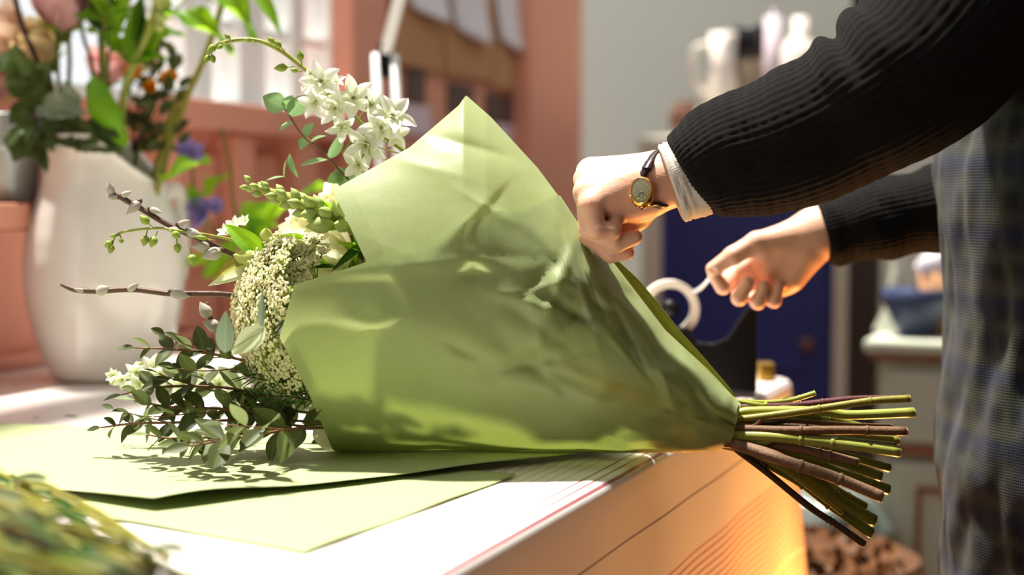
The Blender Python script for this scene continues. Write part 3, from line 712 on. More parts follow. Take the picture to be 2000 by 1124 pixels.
# ---- pussy willow
def willow(label, pts, cats, cut):
    th, q = bouquet_item('willow_branch', label, 'branch', pts, 5.5, 'twig_willow', 'pussy willow branches', cut)
    for (bx, by, ex, ey, w_) in cats:
        b0, b1 = P(bx, by, pts[0][2]), P(ex, ey, pts[0][2] - .006); d_ = b1 - b0
        c_ = inst('catkin', CATK, th, frame(b0, d_, Z3, d_.length * w_, d_.length, d_.length * w_))
        inst('scale', CSCL, c_, frame(b0 - d_ * .08, d_ + V((0, 0, .2 * d_.length)), Z3, d_.length * .75, d_.length * .5, d_.length * .75))
    for i in range(3, len(q) - 8, 7):
        MB().ell(Matrix.Translation(q[i]) @ Matrix.Diagonal((.0024, .0024, .0019, 1)), 8, 5).build('node', 'twig_willow', th)
    return th
willow('upper pussy willow branch slanting down to the pale lace flower', [(212, 372, 1.43), (240, 388, 1.43), (275, 408, 1.43), (330, 440, 1.43), (400, 472, 1.43), (452, 496, 1.435), (600, 560, 1.45), (1000, 700, 1.46)],
       [(219, 384, 212, 352, 1), (232, 388, 206, 384, 1), (236, 384, 258, 374, .9), (276, 392, 246, 420, 1), (290, 408, 318, 416, .8), (356, 452, 322, 448, .9), (362, 452, 395, 460, 1), (414, 482, 372, 482, 1.1), (436, 490, 392, 504, 1.2), (345, 440, 372, 430, .7)], 5)
willow('lower pussy willow branch lying level in front of the pitcher', [(119, 556, 1.43), (146, 566, 1.43), (190, 569, 1.43), (260, 566, 1.43), (330, 574, 1.43), (385, 574, 1.43), (455, 577, 1.435), (600, 600, 1.45), (1000, 720, 1.46)],
       [(188, 572, 214, 561, 1.3), (248, 568, 272, 555, .9), (330, 572, 372, 580, .9), (168, 570, 142, 564, .7), (352, 570, 330, 574, .6)], 17)
willow('short pussy willow tip with two catkins above the dark leaves', [(404, 590, 1.46), (412, 625, 1.46), (430, 650, 1.46), (520, 690, 1.47), (1000, 760, 1.48)],
       [(410, 622, 390, 590, 1.35), (430, 640, 395, 630, 1.4)], 6)
# ---- green bud spray
sp, q = bouquet_item('bud_spray', 'thin spray of small green buds under the upper willow branch', 'flower',
    [(216, 478, 1.425), (232, 457, 1.425), (262, 450, 1.425), (310, 446, 1.425), (355, 452, 1.425), (420, 462, 1.43), (480, 478, 1.44), (600, 540, 1.46), (1000, 690, 1.47)], 2.6, 'stem_bright', cut=4)
for (bx, by, ex, ey, w_) in ((224, 466, 204, 484, 1.2), (222, 470, 214, 497, 1.1), (236, 460, 214, 462, 1), (236, 462, 238, 476, 1.3), (288, 450, 280, 482, 1.1), (308, 452, 294, 484, 1.1), (330, 448, 352, 466, 1.1), (345, 466, 348, 496, 1.1), (300, 446, 272, 420, 1), (372, 486, 378, 520, 1.2), (420, 470, 378, 462, .5)):
    b0, b1 = P(bx, by, 1.424), P(ex, ey, 1.42); bud(sp, b0.lerp(b1, .3), b1, BUDG, ratio=1.1 * w_)
    MB().tube([b0, b0.lerp(b1, .4)], .0007, 6).build('pedicel', 'stem_bright', sp)
# ---- lace flowers (flat cream umbels)
def lace(label, c, ax, R_, n, pts, cut, seed):
    random.seed(seed)
    th, q = bouquet_item('lace_flower', label, 'flower', pts, 6, 'stem_green', 'cream lace flowers in the bouquet', cut)
    c_ = P(*c); ax = V(ax).normalized(); u = ax.orthogonal().normalized(); w_ = ax.cross(u)
    fl_ = MB(); ry = MB(); base = q[0]
    for i in range(n):
        rad = math.sqrt((i + .5) / n); a = i * 2.39996; h_ = (1 - rad * rad) * .42
        p_ = c_ + (u * math.cos(a) + w_ * math.sin(a)) * R_ * rad + ax * R_ * h_ + jit((0, 0, 0), R_ * .04)
        nn = (ax + (u * math.cos(a) + w_ * math.sin(a)) * rad * .8).normalized()
        ry.tube(crom([base, base.lerp(p_, .5) + ax * .004, p_ - nn * .004], 3), .0009, 5)
        uu = nn.orthogonal().normalized(); ww = nn.cross(uu)
        ry.ell(Matrix.Translation(p_ - nn * .004) @ nn.to_track_quat('Z', 'Y').to_matrix().to_4x4() @ Matrix.Diagonal((R_ * .13, R_ * .13, R_ * .05, 1)), 8, 4)
        for k_ in range(44):
            r2 = math.sqrt(rr(0, 1)) * R_ * .17; b = rr(0, 6.28); o_ = p_ + (uu * math.cos(b) + ww * math.sin(b)) * r2 + nn * rr(-.001, .0015) * (1 + R_ * 20)
            s_ = rr(.0014, .0025); e1 = jit(uu, .5).normalized(); e2 = nn.cross(e1).normalized(); e3 = e1.cross(e2)
            fl_.add([o_ + e1 * s_, o_ + e2 * s_, o_ - e1 * s_, o_ - e2 * s_, o_ + e3 * s_ * .6, o_ - e3 * s_ * .6], [[0, 1, 4], [1, 2, 4], [2, 3, 4], [3, 0, 4], [1, 0, 5], [2, 1, 5], [3, 2, 5], [0, 3, 5]], True)
    fl_.build('floret_cluster', 'lace_cream', th)['kind'] = 'stuff'; ry.build('ray_cluster', 'lace_green', th)['kind'] = 'stuff'
    return th
lace('large cream lace flower facing left at the mouth of the wrap', (520, 588, 1.425), (-.9, -.42, .2), .066, 62, [(585, 600, 1.44), (700, 650, 1.45), (1100, 740, 1.46)], 8, 3)
lace('cream lace flower tucked high against the upper wrap fold', (572, 520, 1.425), (-.55, -.6, .6), .040, 34, [(620, 570, 1.45), (760, 640, 1.46), (1100, 740, 1.46)], 9, 4)
lace('greenish lace flower hanging low beside the dark leaves', (528, 706, 1.43), (-.6, -.75, -.3), .042, 36, [(590, 700, 1.45), (760, 720, 1.46), (1100, 760, 1.46)], 10, 5)
lace('small lace flower in shade under the wrap corner', (592, 745, 1.45), (-.4, -.9, -.2), .03, 26, [(640, 740, 1.47), (800, 760, 1.48), (1100, 780, 1.47)], 11, 6)
random.seed(11)
# ---- small-leaved eucalyptus
def parvi(label, pts, nL, L0, cut, z=1.0, side=()):
    th, q = bouquet_item('dark_eucalyptus_sprig', label, 'foliage', pts, 2.6, 'twig_red', 'small-leaved eucalyptus sprigs', cut)
    def dress(path, n, L):
        m_ = len(path)
        for i in range(n):
            t_ = i / n; k_ = min(m_ - 2, int(t_ * (m_ - 1))); ax = (path[k_] - path[k_ + 1]).normalized()
            for sgn in ((1, -1) if i else (0,)):
                a = i * 1.57 + rr(-.5, .5); u = ax.orthogonal().normalized(); w_ = ax.cross(u)
                rad = (u * math.cos(a) + w_ * math.sin(a)) * sgn
                d_ = ax * rr(.5, .9) + rad * .9; l_ = L * rr(.8, 1.2) * (.75 + .5 * min(1, t_ * 3))
                e_ = path[k_] + d_.normalized() * l_
                if e_.z < ZT + .006: d_.z += (ZT + .01 - e_.z) / l_ * d_.length
                put_leaf(th, EUC, path[k_], d_, jit((-.1, -.5, .8), .5), l_, rr(.85, 1.15))
    vis = q[:len(q) - 8]
    dress(vis, nL, L0)
    for pts2, n2 in side:
        p2 = crom([P(*a) for a in pts2], 6); MB().tube(p2, [.0006, .0009], 6).build('twig', 'twig_red', th); dress(p2, n2, L0 * .9)
    return th
parvi('dark eucalyptus sprig with its tip highest against the pitcher', [(262, 680, 1.41), (330, 682, 1.41), (400, 690, 1.415), (480, 706, 1.42), (590, 745, 1.45), (1100, 800, 1.48)], 7, .024, 12, side=([[(322, 655, 1.41), (380, 680, 1.41), (440, 700, 1.42)], 3], [[(345, 720, 1.39), (400, 725, 1.40), (470, 720, 1.42)], 3]))
parvi('dark eucalyptus sprig pointing at the white stock flowers', [(236, 772, 1.42), (300, 758, 1.42), (380, 755, 1.425), (470, 762, 1.43), (610, 790, 1.46), (1100, 820, 1.48)], 8, .024, 13, side=([[(310, 730, 1.40), (350, 745, 1.41), (420, 765, 1.43)], 3],))
parvi('dark eucalyptus sprig in the middle of the low fan', [(262, 782, 1.40), (330, 796, 1.40), (400, 798, 1.41), (500, 805, 1.43), (620, 825, 1.46), (1100, 830, 1.48)], 8, .023, 14, side=([[(300, 815, 1.39), (360, 810, 1.395), (430, 805, 1.41)], 3],))
parvi('dark eucalyptus sprig reaching farthest left over the paper', [(196, 836, 1.42), (260, 828, 1.42), (340, 826, 1.42), (430, 822, 1.43), (520, 822, 1.44), (640, 835, 1.47), (1100, 835, 1.48)], 10, .021, 15, side=([[(222, 800, 1.43), (270, 812, 1.43), (330, 826, 1.425)], 3],))
parvi('dark eucalyptus sprig lying lowest on the green paper', [(288, 850, 1.36), (350, 858, 1.36), (430, 852, 1.37), (520, 842, 1.40), (640, 838, 1.46), (1100, 838, 1.48)], 8, .023, 16, side=([[(345, 866, 1.33), (400, 862, 1.34), (470, 850, 1.37)], 4],))
parvi('blurred eucalyptus sprig nearest the camera in the low fan', [(370, 872, 1.31), (430, 862, 1.32), (500, 850, 1.34), (580, 838, 1.38), (660, 836, 1.45), (1100, 840, 1.475)], 7, .028, 18, side=([[(440, 830, 1.30), (500, 835, 1.31), (560, 840, 1.36)], 3],))
parvi('eucalyptus sprig shaded under the lace flowers', [(440, 800, 1.44), (500, 790, 1.45), (560, 795, 1.46), (640, 810, 1.47), (1100, 830, 1.48)], 9, .028, 19, side=([[(470, 850, 1.40), (540, 845, 1.42), (600, 830, 1.45)], 4], [[(500, 740, 1.44), (560, 760, 1.45), (620, 790, 1.46)], 4]))
# ---- pale stock flowers low behind
st_, q = bouquet_item('stock_flower', 'pale yellow green stock flowers low in front of the pitcher foot', 'flower',
    [(222, 740, 1.50), (270, 738, 1.50), (330, 738, 1.50), (420, 745, 1.50), (640, 790, 1.51), (1100, 830, 1.49)], 4, 'stem_bright', cut=20)
for i, (x, y, r_) in enumerate(((222, 735, .008), (240, 742, .010), (268, 728, .013), (292, 742, .017), (300, 722, .015), (275, 752, .014), (316, 735, .014), (360, 748, .016), (395, 735, .016), (430, 752, .017), (465, 745, .016), (400, 762, .015))):
    floret(st_, P(x, y, 1.49 + rr(-.01, .01)), (rr(-.8, .1), -1, rr(-.2, .6)), r_, tilt=.5, n=6)
for x, y in ((212, 742), (225, 728), (266, 708)): bud(st_, P(x + 12, y + 8, 1.50), P(x, y, 1.50), BUDP, ratio=1.3)
# ---- lily-like leafy stem with pale buds at the mouth
al, q = bouquet_item('lily_sprig', 'bright green pointed leaf and pale buds above the lace flower', 'foliage',
    [(440, 456, 1.46), (470, 462, 1.46), (520, 480, 1.455), (600, 540, 1.46), (1000, 700, 1.48)], 4, 'stem_bright', cut=0)
b0, b1 = P(520, 506, 1.425), P(440, 434, 1.42); put_leaf(al, [LAN[0]], b0, b1 - b0, (-.3, -.8, .6), (b1 - b0).length, 1.3)
for (x, y, r_) in ((462, 448, .013), (446, 458, .011), (480, 440, .010)): floret(al, P(x, y, 1.465), (-.4, -.6, .7), r_, n=6, tilt=.7)
for (bx, by, ex, ey) in ((505, 512, 455, 498), (500, 515, 470, 510), (520, 470, 520, 445)): bud(al, P(bx, by, 1.43), P(ex, ey, 1.42), BUDP, ratio=1.2)
for (bx, by, ex, ey, pr, w_) in ((490, 510, 410, 540, 4, 1.1), (505, 530, 405, 552, 3, 1.1), (600, 545, 605, 475, 3, 1.8), (640, 520, 600, 492, 0, .8), (660, 525, 605, 520, 1, .7), (600, 470, 540, 455, 0, .8)):
    b0, b1 = P(bx, by, 1.425), P(ex, ey, 1.415); put_leaf(al, [LAN[pr]], b0, b1 - b0, (-.3, -.7, .6), (b1 - b0).length, w_)
# ---- cream roses half hidden in the wrap
def rose(th, c, ax, R_, mesh, n=16, sepals='bud_green'):
    ax = V(ax).normalized(); u = ax.orthogonal().normalized(); w_ = ax.cross(u)
    hip = MB().ell(Matrix.Translation(c - ax * R_ * .75) @ ax.to_track_quat('Z', 'Y').to_matrix().to_4x4() @ Matrix.Diagonal((R_ * .28, R_ * .28, R_ * .3, 1)), 10, 6).build('calyx', 'stem_green', th)
    for i in range(n):
        t_ = i / (n - 1); a = i * 2.4; rad = u * math.cos(a) + w_ * math.sin(a); op = .05 + .72 * t_ ** 1.4
        y = (ax * math.cos(op) + rad * math.sin(op)); L = R_ * (1.35 + .25 * t_)
        inst('petal', mesh, th, frame(c - ax * R_ * .7 + rad * R_ * .25 * t_, y, -rad, L * (.75 + .35 * t_), L, L))
    for i in range(5):
        a = i * 1.256; rad = u * math.cos(a) + w_ * math.sin(a); inst('sepal', LAN[2], th, frame(c - ax * R_ * .72, rad * .8 + ax * .5, -ax, R_ * .8, R_ * 1.1, R_))
r1, q = bouquet_item('cream_rose', 'cream rose half hidden between the two wrap folds', 'flower', [(672, 505, 1.47), (740, 560, 1.475), (1100, 720, 1.48)], 7, 'stem_green', cut=21)
rose(r1, P(652, 492, 1.468), (-.7, -.5, .5), .034, CPET)
r2, q = bouquet_item('cream_rose', 'cream rose behind the snapdragon under the raised wrap', 'flower', [(690, 430, 1.50), (760, 500, 1.50), (1100, 700, 1.49)], 7, 'stem_green', cut=1)
rose(r2, P(668, 410, 1.50), (-.6, -.5, .6), .032, CPET); rose(r2, P(600, 452, 1.53), (-.8, -.4, .4), .028, CPET)
for i in range(3): bud(r2, P(700, 330 + i * 8, 1.48), P(680 + i * 14, 318 + i * 4, 1.475), BUDP, ratio=1.3)
# ---- loose foreground leaves of the lace group
pf = thing('pale_leaf_sprig', 'pale blurred grey leaves hanging before the lace flower', 'foliage', P(560, 760, 1.40))
stem(pf, [P(560, 770, 1.42), P(520, 720, 1.36), P(500, 640, 1.33)], .0008, 'stem_green')
for (bx, by, ex, ey, m_, w_, d_) in ((518, 640, 452, 692, PALE, 1.0, 1.27), (440, 690, 440, 610, GREYL, .8, 1.26), (510, 640, 512, 570, GREYL, .35, 1.30)):
    b0, b1 = P(bx, by, d_ + .01), P(ex, ey, d_); put_leaf(pf, m_, b0, b1 - b0, (.1, -1, .3), (b1 - b0).length, w_)
MB().tube(crom([P(500, 640, 1.33), P(516, 642, 1.28), P(440, 690, 1.27)], 5), .0006, 6).build('twig', 'stem_green', pf)
# fine needle sprig
nd = thing('needle_sprig', 'fine dark needle sprig between the lace flowers and eucalyptus', 'foliage', P(620, 780, 1.44))
for pts in ([(480, 735, 1.41), (540, 750, 1.42), (620, 780, 1.44)], [(500, 775, 1.41), (560, 775, 1.42), (620, 785, 1.44)]):
    pa = crom([P(*a) for a in pts], 8); MB().tube(pa, .0007, 6).build('twig', 'stem_dark', nd)
    for i in range(len(pa) - 1):
        ax = (pa[i] - pa[i + 1]).normalized()
        for s_ in (-1, 1): put_leaf(nd, NDL, pa[i], ax * .8 + jit((0, 0, s_), .5) * .8, (0, -1, .2), .017, 1.3, 'needle')
# cream petal poking out under the wrap corner
b0 = P(655, 880, 1.462); b1 = P(628, 808, 1.44); tag(inst('fallen_petal', CPET, None, frame(b0, b1 - b0, (-.3, -1, .1), .030, .040, .03)), 'cream petal poking out under the wrap corner on the table', 'petal')
# inner greenery inside the mouth of the wrap
ig = thing('filler_foliage', 'dark filler leaves packed inside the mouth of the wrap', 'foliage', P(720, 640, 1.48))
stem(ig, [P(640, 640, 1.48), P(760, 670, 1.48), P(1100, 760, 1.47)], .002, 'stem_dark')
for i in range(64):
    x, y = rr(590, 720), rr(490, 850); b0 = P(x + 50, y + 5, 1.47 + rr(0, .05)); d_ = V((-.8, rr(-.6, .3), rr(-.7, .7)))
    put_leaf(ig, random.choice([EUC[0], EUC[2], LAN[1], ROS[0]]), b0, d_, jit((0, -1, .3), .6), rr(.03, .05), rr(.8, 1.2))

# ------------------------------------------------------------------ wrapping paper
t = NT('wrap_paper'); co_ = t.coord(); nf = t.noise(co_, 420, 4, .7); nl = t.noise(co_, 16, 4)
c = t.mix(nf, C(148, 160, 112), C(174, 186, 138)); c = t.mix(t.math('MULTIPLY', nl, .35), c, C(158, 172, 116)); t.l(c, t.p.inputs['Base Color'])
t.p.inputs['Roughness'].default_value = .42; t.p.inputs['Specular IOR Level'].default_value = .35
vor = t.n('ShaderNodeTexVoronoi', feature='DISTANCE_TO_EDGE'); vor.inputs['Scale'].default_value = 26; t.l(co_, vor.inputs['Vector'])
nb = t.bump(t.math('ADD', t.math('MULTIPLY', nf, .12), t.math('MULTIPLY', t.noise(co_, 22, 2), .9)), .35, .003)
t.translucent(.42, t.mix(nf, C(200, 210, 138), C(222, 230, 164)))
mat('clear_tape', (.9, .92, .9), .22, .02, 10, spec=.8); tp = MATS['clear_tape'].node_tree
ptr = tp.nodes.new('ShaderNodeBsdfTransparent'); pmx = tp.nodes.new('ShaderNodeMixShader'); pmx.inputs[0].default_value = .95
tp.links.new(tp.nodes['Principled BSDF'].outputs[0], pmx.inputs[1]); tp.links.new(ptr.outputs[0], pmx.inputs[2]); tp.links.new(pmx.outputs[0], tp.nodes['Material Output'].inputs[0])
tp.nodes['Principled BSDF'].inputs['Metallic'].default_value = .2
CX = [545, 650, 800, 950, 1085, 1200, 1300, 1380, 1435, 1470]; CY = [600, 596, 588, 592, 628, 700, 767, 806, 826, 836]; UX = [545, 650, 800, 905, 1000, 1085, 1200]; UH = [300, 320, 370, 425, 350, 272, 190]
CH = [292, 294, 302, 296, 260, 186, 120, 78, 46, 44]
AD = [1.50, 1.50, 1.50, 1.495, 1.485, 1.47, 1.455, 1.45, 1.447, 1.445]
rs_ = random.Random(21)
CREASE = []
for i in range(90):
    x_ = rs_.gauss(1180, 130); y_ = rs_.gauss(640, 130) + (x_ - 1180) * .5
    an = math.atan2(826 - y_, 1435 - x_) + rs_.gauss(0, .5); CREASE.append((x_, y_, math.cos(an), math.sin(an), rs_.uniform(30, 130), rs_.uniform(8, 26), rs_.choice((-1, 1)) * rs_.uniform(.0012, .0042)))
for i in range(22):
    x_ = rs_.uniform(1180, 1420); y_ = rs_.uniform(800, 880); an = math.atan2(840 - y_, 1440 - x_) + rs_.gauss(0, .25); CREASE.append((x_, y_, math.cos(an), math.sin(an), rs_.uniform(30, 80), rs_.uniform(6, 14), rs_.choice((-1, 1)) * rs_.uniform(.002, .004)))
for i in range(16):
    x_ = rs_.uniform(620, 1050); y_ = rs_.uniform(480, 860); an = rs_.gauss(.5, .6); CREASE.append((x_, y_, math.cos(an), math.sin(an), rs_.uniform(60, 160), rs_.uniform(20, 50), rs_.choice((-1, 1)) * rs_.uniform(.001, .0025)))
for x0, y0, x1, y1, w__, h__ in ((1060, 640, 1130, 450, 14, .005), (985, 612, 1100, 500, 18, -.004), (940, 430, 1000, 350, 30, -.004), (860, 485, 1000, 345, 26, .003), (1120, 690, 1000, 600, 20, -.004), (1180, 640, 1260, 740, 14, .005)):
    L__ = math.hypot(x1 - x0, y1 - y0); CREASE.append(((x0 + x1) / 2, (y0 + y1) / 2, (x1 - x0) / L__, (y1 - y0) / L__, L__ * .5, w__, h__))
def crum(x, y):
    h_ = 0
    for (cx, cy, dx, dy, L_, w_, A_) in CREASE:
        s_ = (x - cx) * dx + (y - cy) * dy; t_ = -(x - cx) * dy + (y - cy) * dx
        if abs(s_) < 2 * L_ and abs(t_) < 5 * w_: h_ += 1.7 * A_ * math.exp(-(s_ / L_) ** 2 - abs(t_) / w_)
    return h_ + .0015 * noise.noise(V((x * .008, y * .008, 4)))
def depth(x, y, sgn=-1, off=0.0):
    cy = interp(CX, CY, x); hw = interp(CX, CH, x); a = interp(CX, AD, x); q = min(1, abs(y - cy) / (hw if y > cy or x > 1190 else max(hw, interp(UX, UH, x))))
    b = hw * a / F * .92 * math.sqrt(max(0, 1 - q ** 2.2))
    return a + sgn * b + off
def pt(x, y, sgn=-1, off=0.0): return P(x, y, depth(x, y, sgn, off) - crum(x, y))
def poly(us, pts, u): return interp(us, [p[0] for p in pts], u), interp(us, [p[1] for p in pts], u)
wr = thing('wrapping_paper', 'translucent green paper wrapped in a cone around the bouquet', 'wrapping paper', P(1432, 850, 1.45))
def patch(name, us, top, bot, sgn=-1, off=0.0, nu=110, nv=60, ease=None):
    g = []
    for j in range(nv + 1):
        v_ = j / nv; row = []
        for i in range(nu + 1):
            u = i / nu; a = poly(us, top, u); b = poly(us, bot, u)
            x = a[0] + (b[0] - a[0]) * v_; y = a[1] + (b[1] - a[1]) * v_
            p_ = pt(x, y, sgn, off(u, v_) if callable(off) else off); p_.z = max(p_.z, ZT + .0035); row.append(p_)
        g.append(row)
    return MB().grid(g).build(name, 'wrap_paper', wr)
us = [0, .07, .14, .3, .45, .6, .7, .8, .88, .95, 1]
ftop = [(575, 556), (640, 537), (705, 516), (800, 474), (950, 420), (1088, 378), (1132, 445), (1200, 525), (1300, 650), (1385, 727), (1441, 786)]
fbot = [(546, 660), (596, 752), (652, 884), (800, 888), (950, 889), (1090, 888), (1180, 886), (1260, 885), (1340, 885), (1400, 882), (1428, 868)]
patch('front_flap', us, ftop, fbot, -1, -.002)
patch('added_front_lining', us, [(x + 6, y + 4) for x, y in ftop], fbot, -1, .001, 80, 44)  # extra inner sheet, added so less light passes through the front flap
# upper panel, behind the front flap
patch('upper_panel', [0, .2, .36, .54, .57, .68, .86, 1], [(650, 371), (735, 324), (800, 288), (896, 206), (910, 186), (958, 228), (1050, 328), (1122, 425)], [(775, 640), (830, 640), (880, 640), (960, 640), (980, 640), (1040, 640), (1120, 640), (1180, 640)], -1, .004, 150, 70)
patch('back_panel', [0, .1, .3, .5, .7, .85, 1], [(800, 420), (908, 330), (1085, 400), (1200, 520), (1300, 646), (1385, 724), (1441, 785)], [(700, 882), (800, 885), (950, 886), (1100, 886), (1260, 884), (1380, 882), (1428, 868)], 1, 0, 70, 50)
# overlapping side fold running down to the neck
patch('side_fold', [0, .3, .6, .85, 1], [(1128, 432), (1205, 522), (1300, 646), (1395, 734), (1443, 787)], [(1140, 520), (1190, 640), (1268, 740), (1350, 800), (1428, 850)], -1, lambda u, v_: -.006 - .003 * math.sin(math.pi * v_), 60, 24)
# clear tape strips
def tape(pts, w_):
    g = []
    n = 40
    cs = [pts[0][0] + (pts[1][0] - pts[0][0]) * i / n for i in range(n + 1)], [pts[0][1] + (pts[1][1] - pts[0][1]) * i / n for i in range(n + 1)]
    dx, dy = pts[1][0] - pts[0][0], pts[1][1] - pts[0][1]; L = math.hypot(dx, dy); nx_, ny_ = -dy / L, dx / L
    for j in range(9):
        k_ = (j / 8 - .5) * w_; g.append([pt(cs[0][i] + nx_ * k_, cs[1][i] + ny_ * k_, -1, -.0105 - .0025 * abs(noise.noise(V((cs[0][i] * .06, cs[1][i] * .06 + j * .6, 2))))) for i in range(n + 1)])
    MB().grid(g).build('clear_tape', 'clear_tape', wr)
tape([(1125, 470), (1235, 735)], 74)
# long leaf along the far edge of the wrap
ll = thing('long_leaf', 'long bright green blade leaf along the back edge of the wrap', 'leaf', P(1440, 782, 1.50))
g = []
for i in range(25):
    t_ = i / 24; x = interp([0, .3, .6, 1], [1186, 1240, 1318, 1436], t_); y = interp([0, .3, .6, 1], [498, 556, 655, 778], t_); w_ = 13 * math.sin(math.pi * (.12 + .82 * t_)) ** .8
    g.append([P(x + w_ * u * .8, y - w_ * u * .6, 1.50 - .004 * abs(u)) for u in (-1, -.5, 0, .5, 1)])
MB().grid(g).build('blade', 'stem_bright', ll, solid=.0006)

# ------------------------------------------------------------------ flat sheets on the table
t = NT('sheet_paper'); co_ = t.coord(); nf = t.noise(co_, 300, 4, .7)
t.l(t.mix(nf, C(152, 165, 114), C(172, 184, 134)), t.p.inputs['Base Color']); t.p.inputs['Roughness'].default_value = .5
t.bump(t.noise(co_, 9, 2), .25, .01)
def sheet(label, cs, h_, lift, seed):
    a, b, c_, d_ = [T(*q) for q in cs]; g = []
    for i in range(61):
        u = i / 60; row = []
        for j in range(41):
            v_ = j / 40; p_ = a.lerp(b, u).lerp(d_.lerp(c_, u), v_)
            z = ZT + h_ + .0022 * (noise.noise(V((p_.x * 9, p_.y * 9, seed))) + .8) + lift(u, v_); row.append(V((p_.x, p_.y, z)))
        g.append(row)
    o = MB().grid(g).build('paper_sheet', 'sheet_paper', solid=.0003); return tag(o, label, 'paper', 'green sheets on the table')
sheet('lower green paper sheet showing its edge on the white oilcloth', [(120, 1000), (596, 1085), (1010, 932), (420, 880)], .0004, lambda u, v_: 0, 1)
sheet('upper green paper sheet running under the wrapped bouquet', [(-420, 905), (300, 1003), (1278, 880), (-120, 838)], .0058, lambda u, v_: .007 * math.exp(-((u - 1) / .22) ** 2 - ((v_ - .08) / .12) ** 2), 5)
# ------------------------------------------------------------------ white pitcher with its flowers
mat('glaze', C(228, 224, 216), .16, .04, 5, spec=.5, coat=.4)
mat('mauve_petal', C(206, 160, 158), .55, .12, 30, trans=.3)
mat('peach_petal', C(244, 212, 186), .55, .1, 30, trans=.35)
mat('buff_petal', C(236, 214, 168), .55, .1, 30, trans=.35)
mat('pink_petal', C(236, 182, 176), .55, .12, 30, trans=.35)
mat('orange_petal', C(246, 168, 40), .5, .12, 30, trans=.4)
mat('purple_petal', C(146, 132, 196), .5, .15, 30, trans=.3)
MPET = petal_mesh('petal_mauve', 'mauve_petal', .95, .5); PPET = petal_mesh('petal_peach', 'peach_petal', .95, .5); BPET = petal_mesh('petal_buff', 'buff_petal', .95, .5)
KPET = petal_mesh('petal_pink', 'pink_petal', .95, .5); OPET = petal_mesh('petal_orange', 'orange_petal', .6, .4); VPET = petal_mesh('petal_violet', 'purple_petal', .55, .4)
pb = T(208, 748); PD = (pb - CAM).dot(FW) + .055; pc = V((P(208, 748, PD).x, P(208, 748, PD).y, ZT))
kp = PD / F
zpx = lambda y: (748 - y) * kp
# profile: (px half width, px y)
prof = [(92, 752), (101, 745), (118, 705), (135, 660), (146, 610), (152, 560), (152, 520), (147, 475), (136, 430), (122, 395), (114, 365), (113, 335), (118, 305), (124, 280)]
prs = [p[0] * kp for p in prof]; pzs = [max(0, zpx(p[1])) for p in prof]
zs = np.linspace(0, pzs[-1], 46); seg = 64
def rimz(a):                                    # the lip dips towards the handle
    x = math.cos(a); f_ = max(0, min(1, (x - .12) / .88)); return pzs[-1] - (f_ ** 1.0) * 92 * kp
mb = MB(); rings = []
for side in (0, 1):
    seq = list(range(46)) if side == 0 else list(range(45, 2, -1))
    for i in seq:
        ring = []
        for k_ in range(seg):
            a = 2 * math.pi * k_ / seg; z = zs[i] / zs[-1] * rimz(a) if zs[i] > .2 * zs[-1] else zs[i] * (1 + 0)
            z = zs[i] - max(0, (zs[i] / zs[-1] - .45) / .55) ** 1.6 * (pzs[-1] - rimz(a))
            r = float(np.interp(z, pzs, prs)) - (.005 if side else 0) + (.004 * math.exp(-((zs[-1] - zs[i]) / .006) ** 2) if not side else 0)
            sp_ = 1 + .10 * max(0, -math.cos(a)) ** 6 * max(0, (z / pzs[-1] - .85)) / .15
            mb.v.append(pc + V((r * math.cos(a) * sp_, r * math.sin(a) * sp_, z + .001))); ring.append(len(mb.v) - 1)
        rings.append(ring)
for i in range(len(rings) - 1):
    for k_ in range(seg): mb.f.append([rings[i][k_], rings[i][(k_ + 1) % seg], rings[i + 1][(k_ + 1) % seg], rings[i + 1][k_]])
mb.f.append(rings[0][::-1]); mb.f.append(rings[-1])
pi_ = thing('pitcher', 'large white glazed pitcher holding roses and leafy stems', 'pitcher', pc)
mb.build('body', 'glaze', pi_)
hp = [P(318, 385, PD + .03), P(346, 372, PD + .045), P(356, 430, PD + .05), P(354, 520, PD + .045), P(340, 580, PD + .02)]
hm = MB(); hq = crom(hp, 8)
hm.tube(hq, .011, 12); hm.build('handle', 'glaze', pi_)

IN = lambda dx=0, dy=0: P(208 + dx, 470, PD + dy)
def vase_item(name, label, cat, pts, r_, m, foot, group=None):
    p_ = [P(*a) for a in pts] + [foot]; th = thing(name, label, cat, foot, group); stem(th, p_, r_, m, 'stem'); return th
vd = PD
G = 'stems standing in the pitcher'
def vrose(label, c, ax, R_, mesh, pts, foot, n=15):
    th = vase_item('rose', label, 'flower', pts, .0032, 'stem_green', foot, 'roses in the pitcher'); rose(th, P(*c), ax, R_, mesh, n); return th
a = vrose('dusty mauve rose at the top of the pitcher bunch', (122, 22, vd - .05), (.1, -.35, .9), .046, MPET, [(112, 60, vd - .05), (112, 110, vd - .05), (120, 200, vd - .03)], IN(-40, -.02))
a = vrose('buff cream rose left of the mauve rose', (78, 92, vd - .02), (-.3, -.6, .7), .044, BPET, [(92, 130, vd - .02), (110, 200, vd)], IN(-45))
a = vrose('pale peach rose at the far left of the pitcher', (20, 72, vd), (-.6, -.5, .6), .050, PPET, [(40, 110, vd), (80, 200, vd)], IN(-50))
a = vrose('small pink rose low at the left behind the leaves', (2, 160, vd + .02), (-.8, -.5, .1), .036, KPET, [(20, 170, vd + .02), (80, 230, vd + .01)], IN(-55))
a = vrose('pink rose deep in the middle of the pitcher bunch', (212, 136, vd + .07), (.2, -.6, .7), .034, KPET, [(208, 160, vd + .07), (205, 220, vd + .05)], IN(0, .03))
a = vrose('peach rose behind the tall green stalk', (276, 110, vd + .08), (.3, -.6, .7), .032, PPET, [(268, 140, vd + .08), (240, 220, vd + .05)], IN(10, .03))
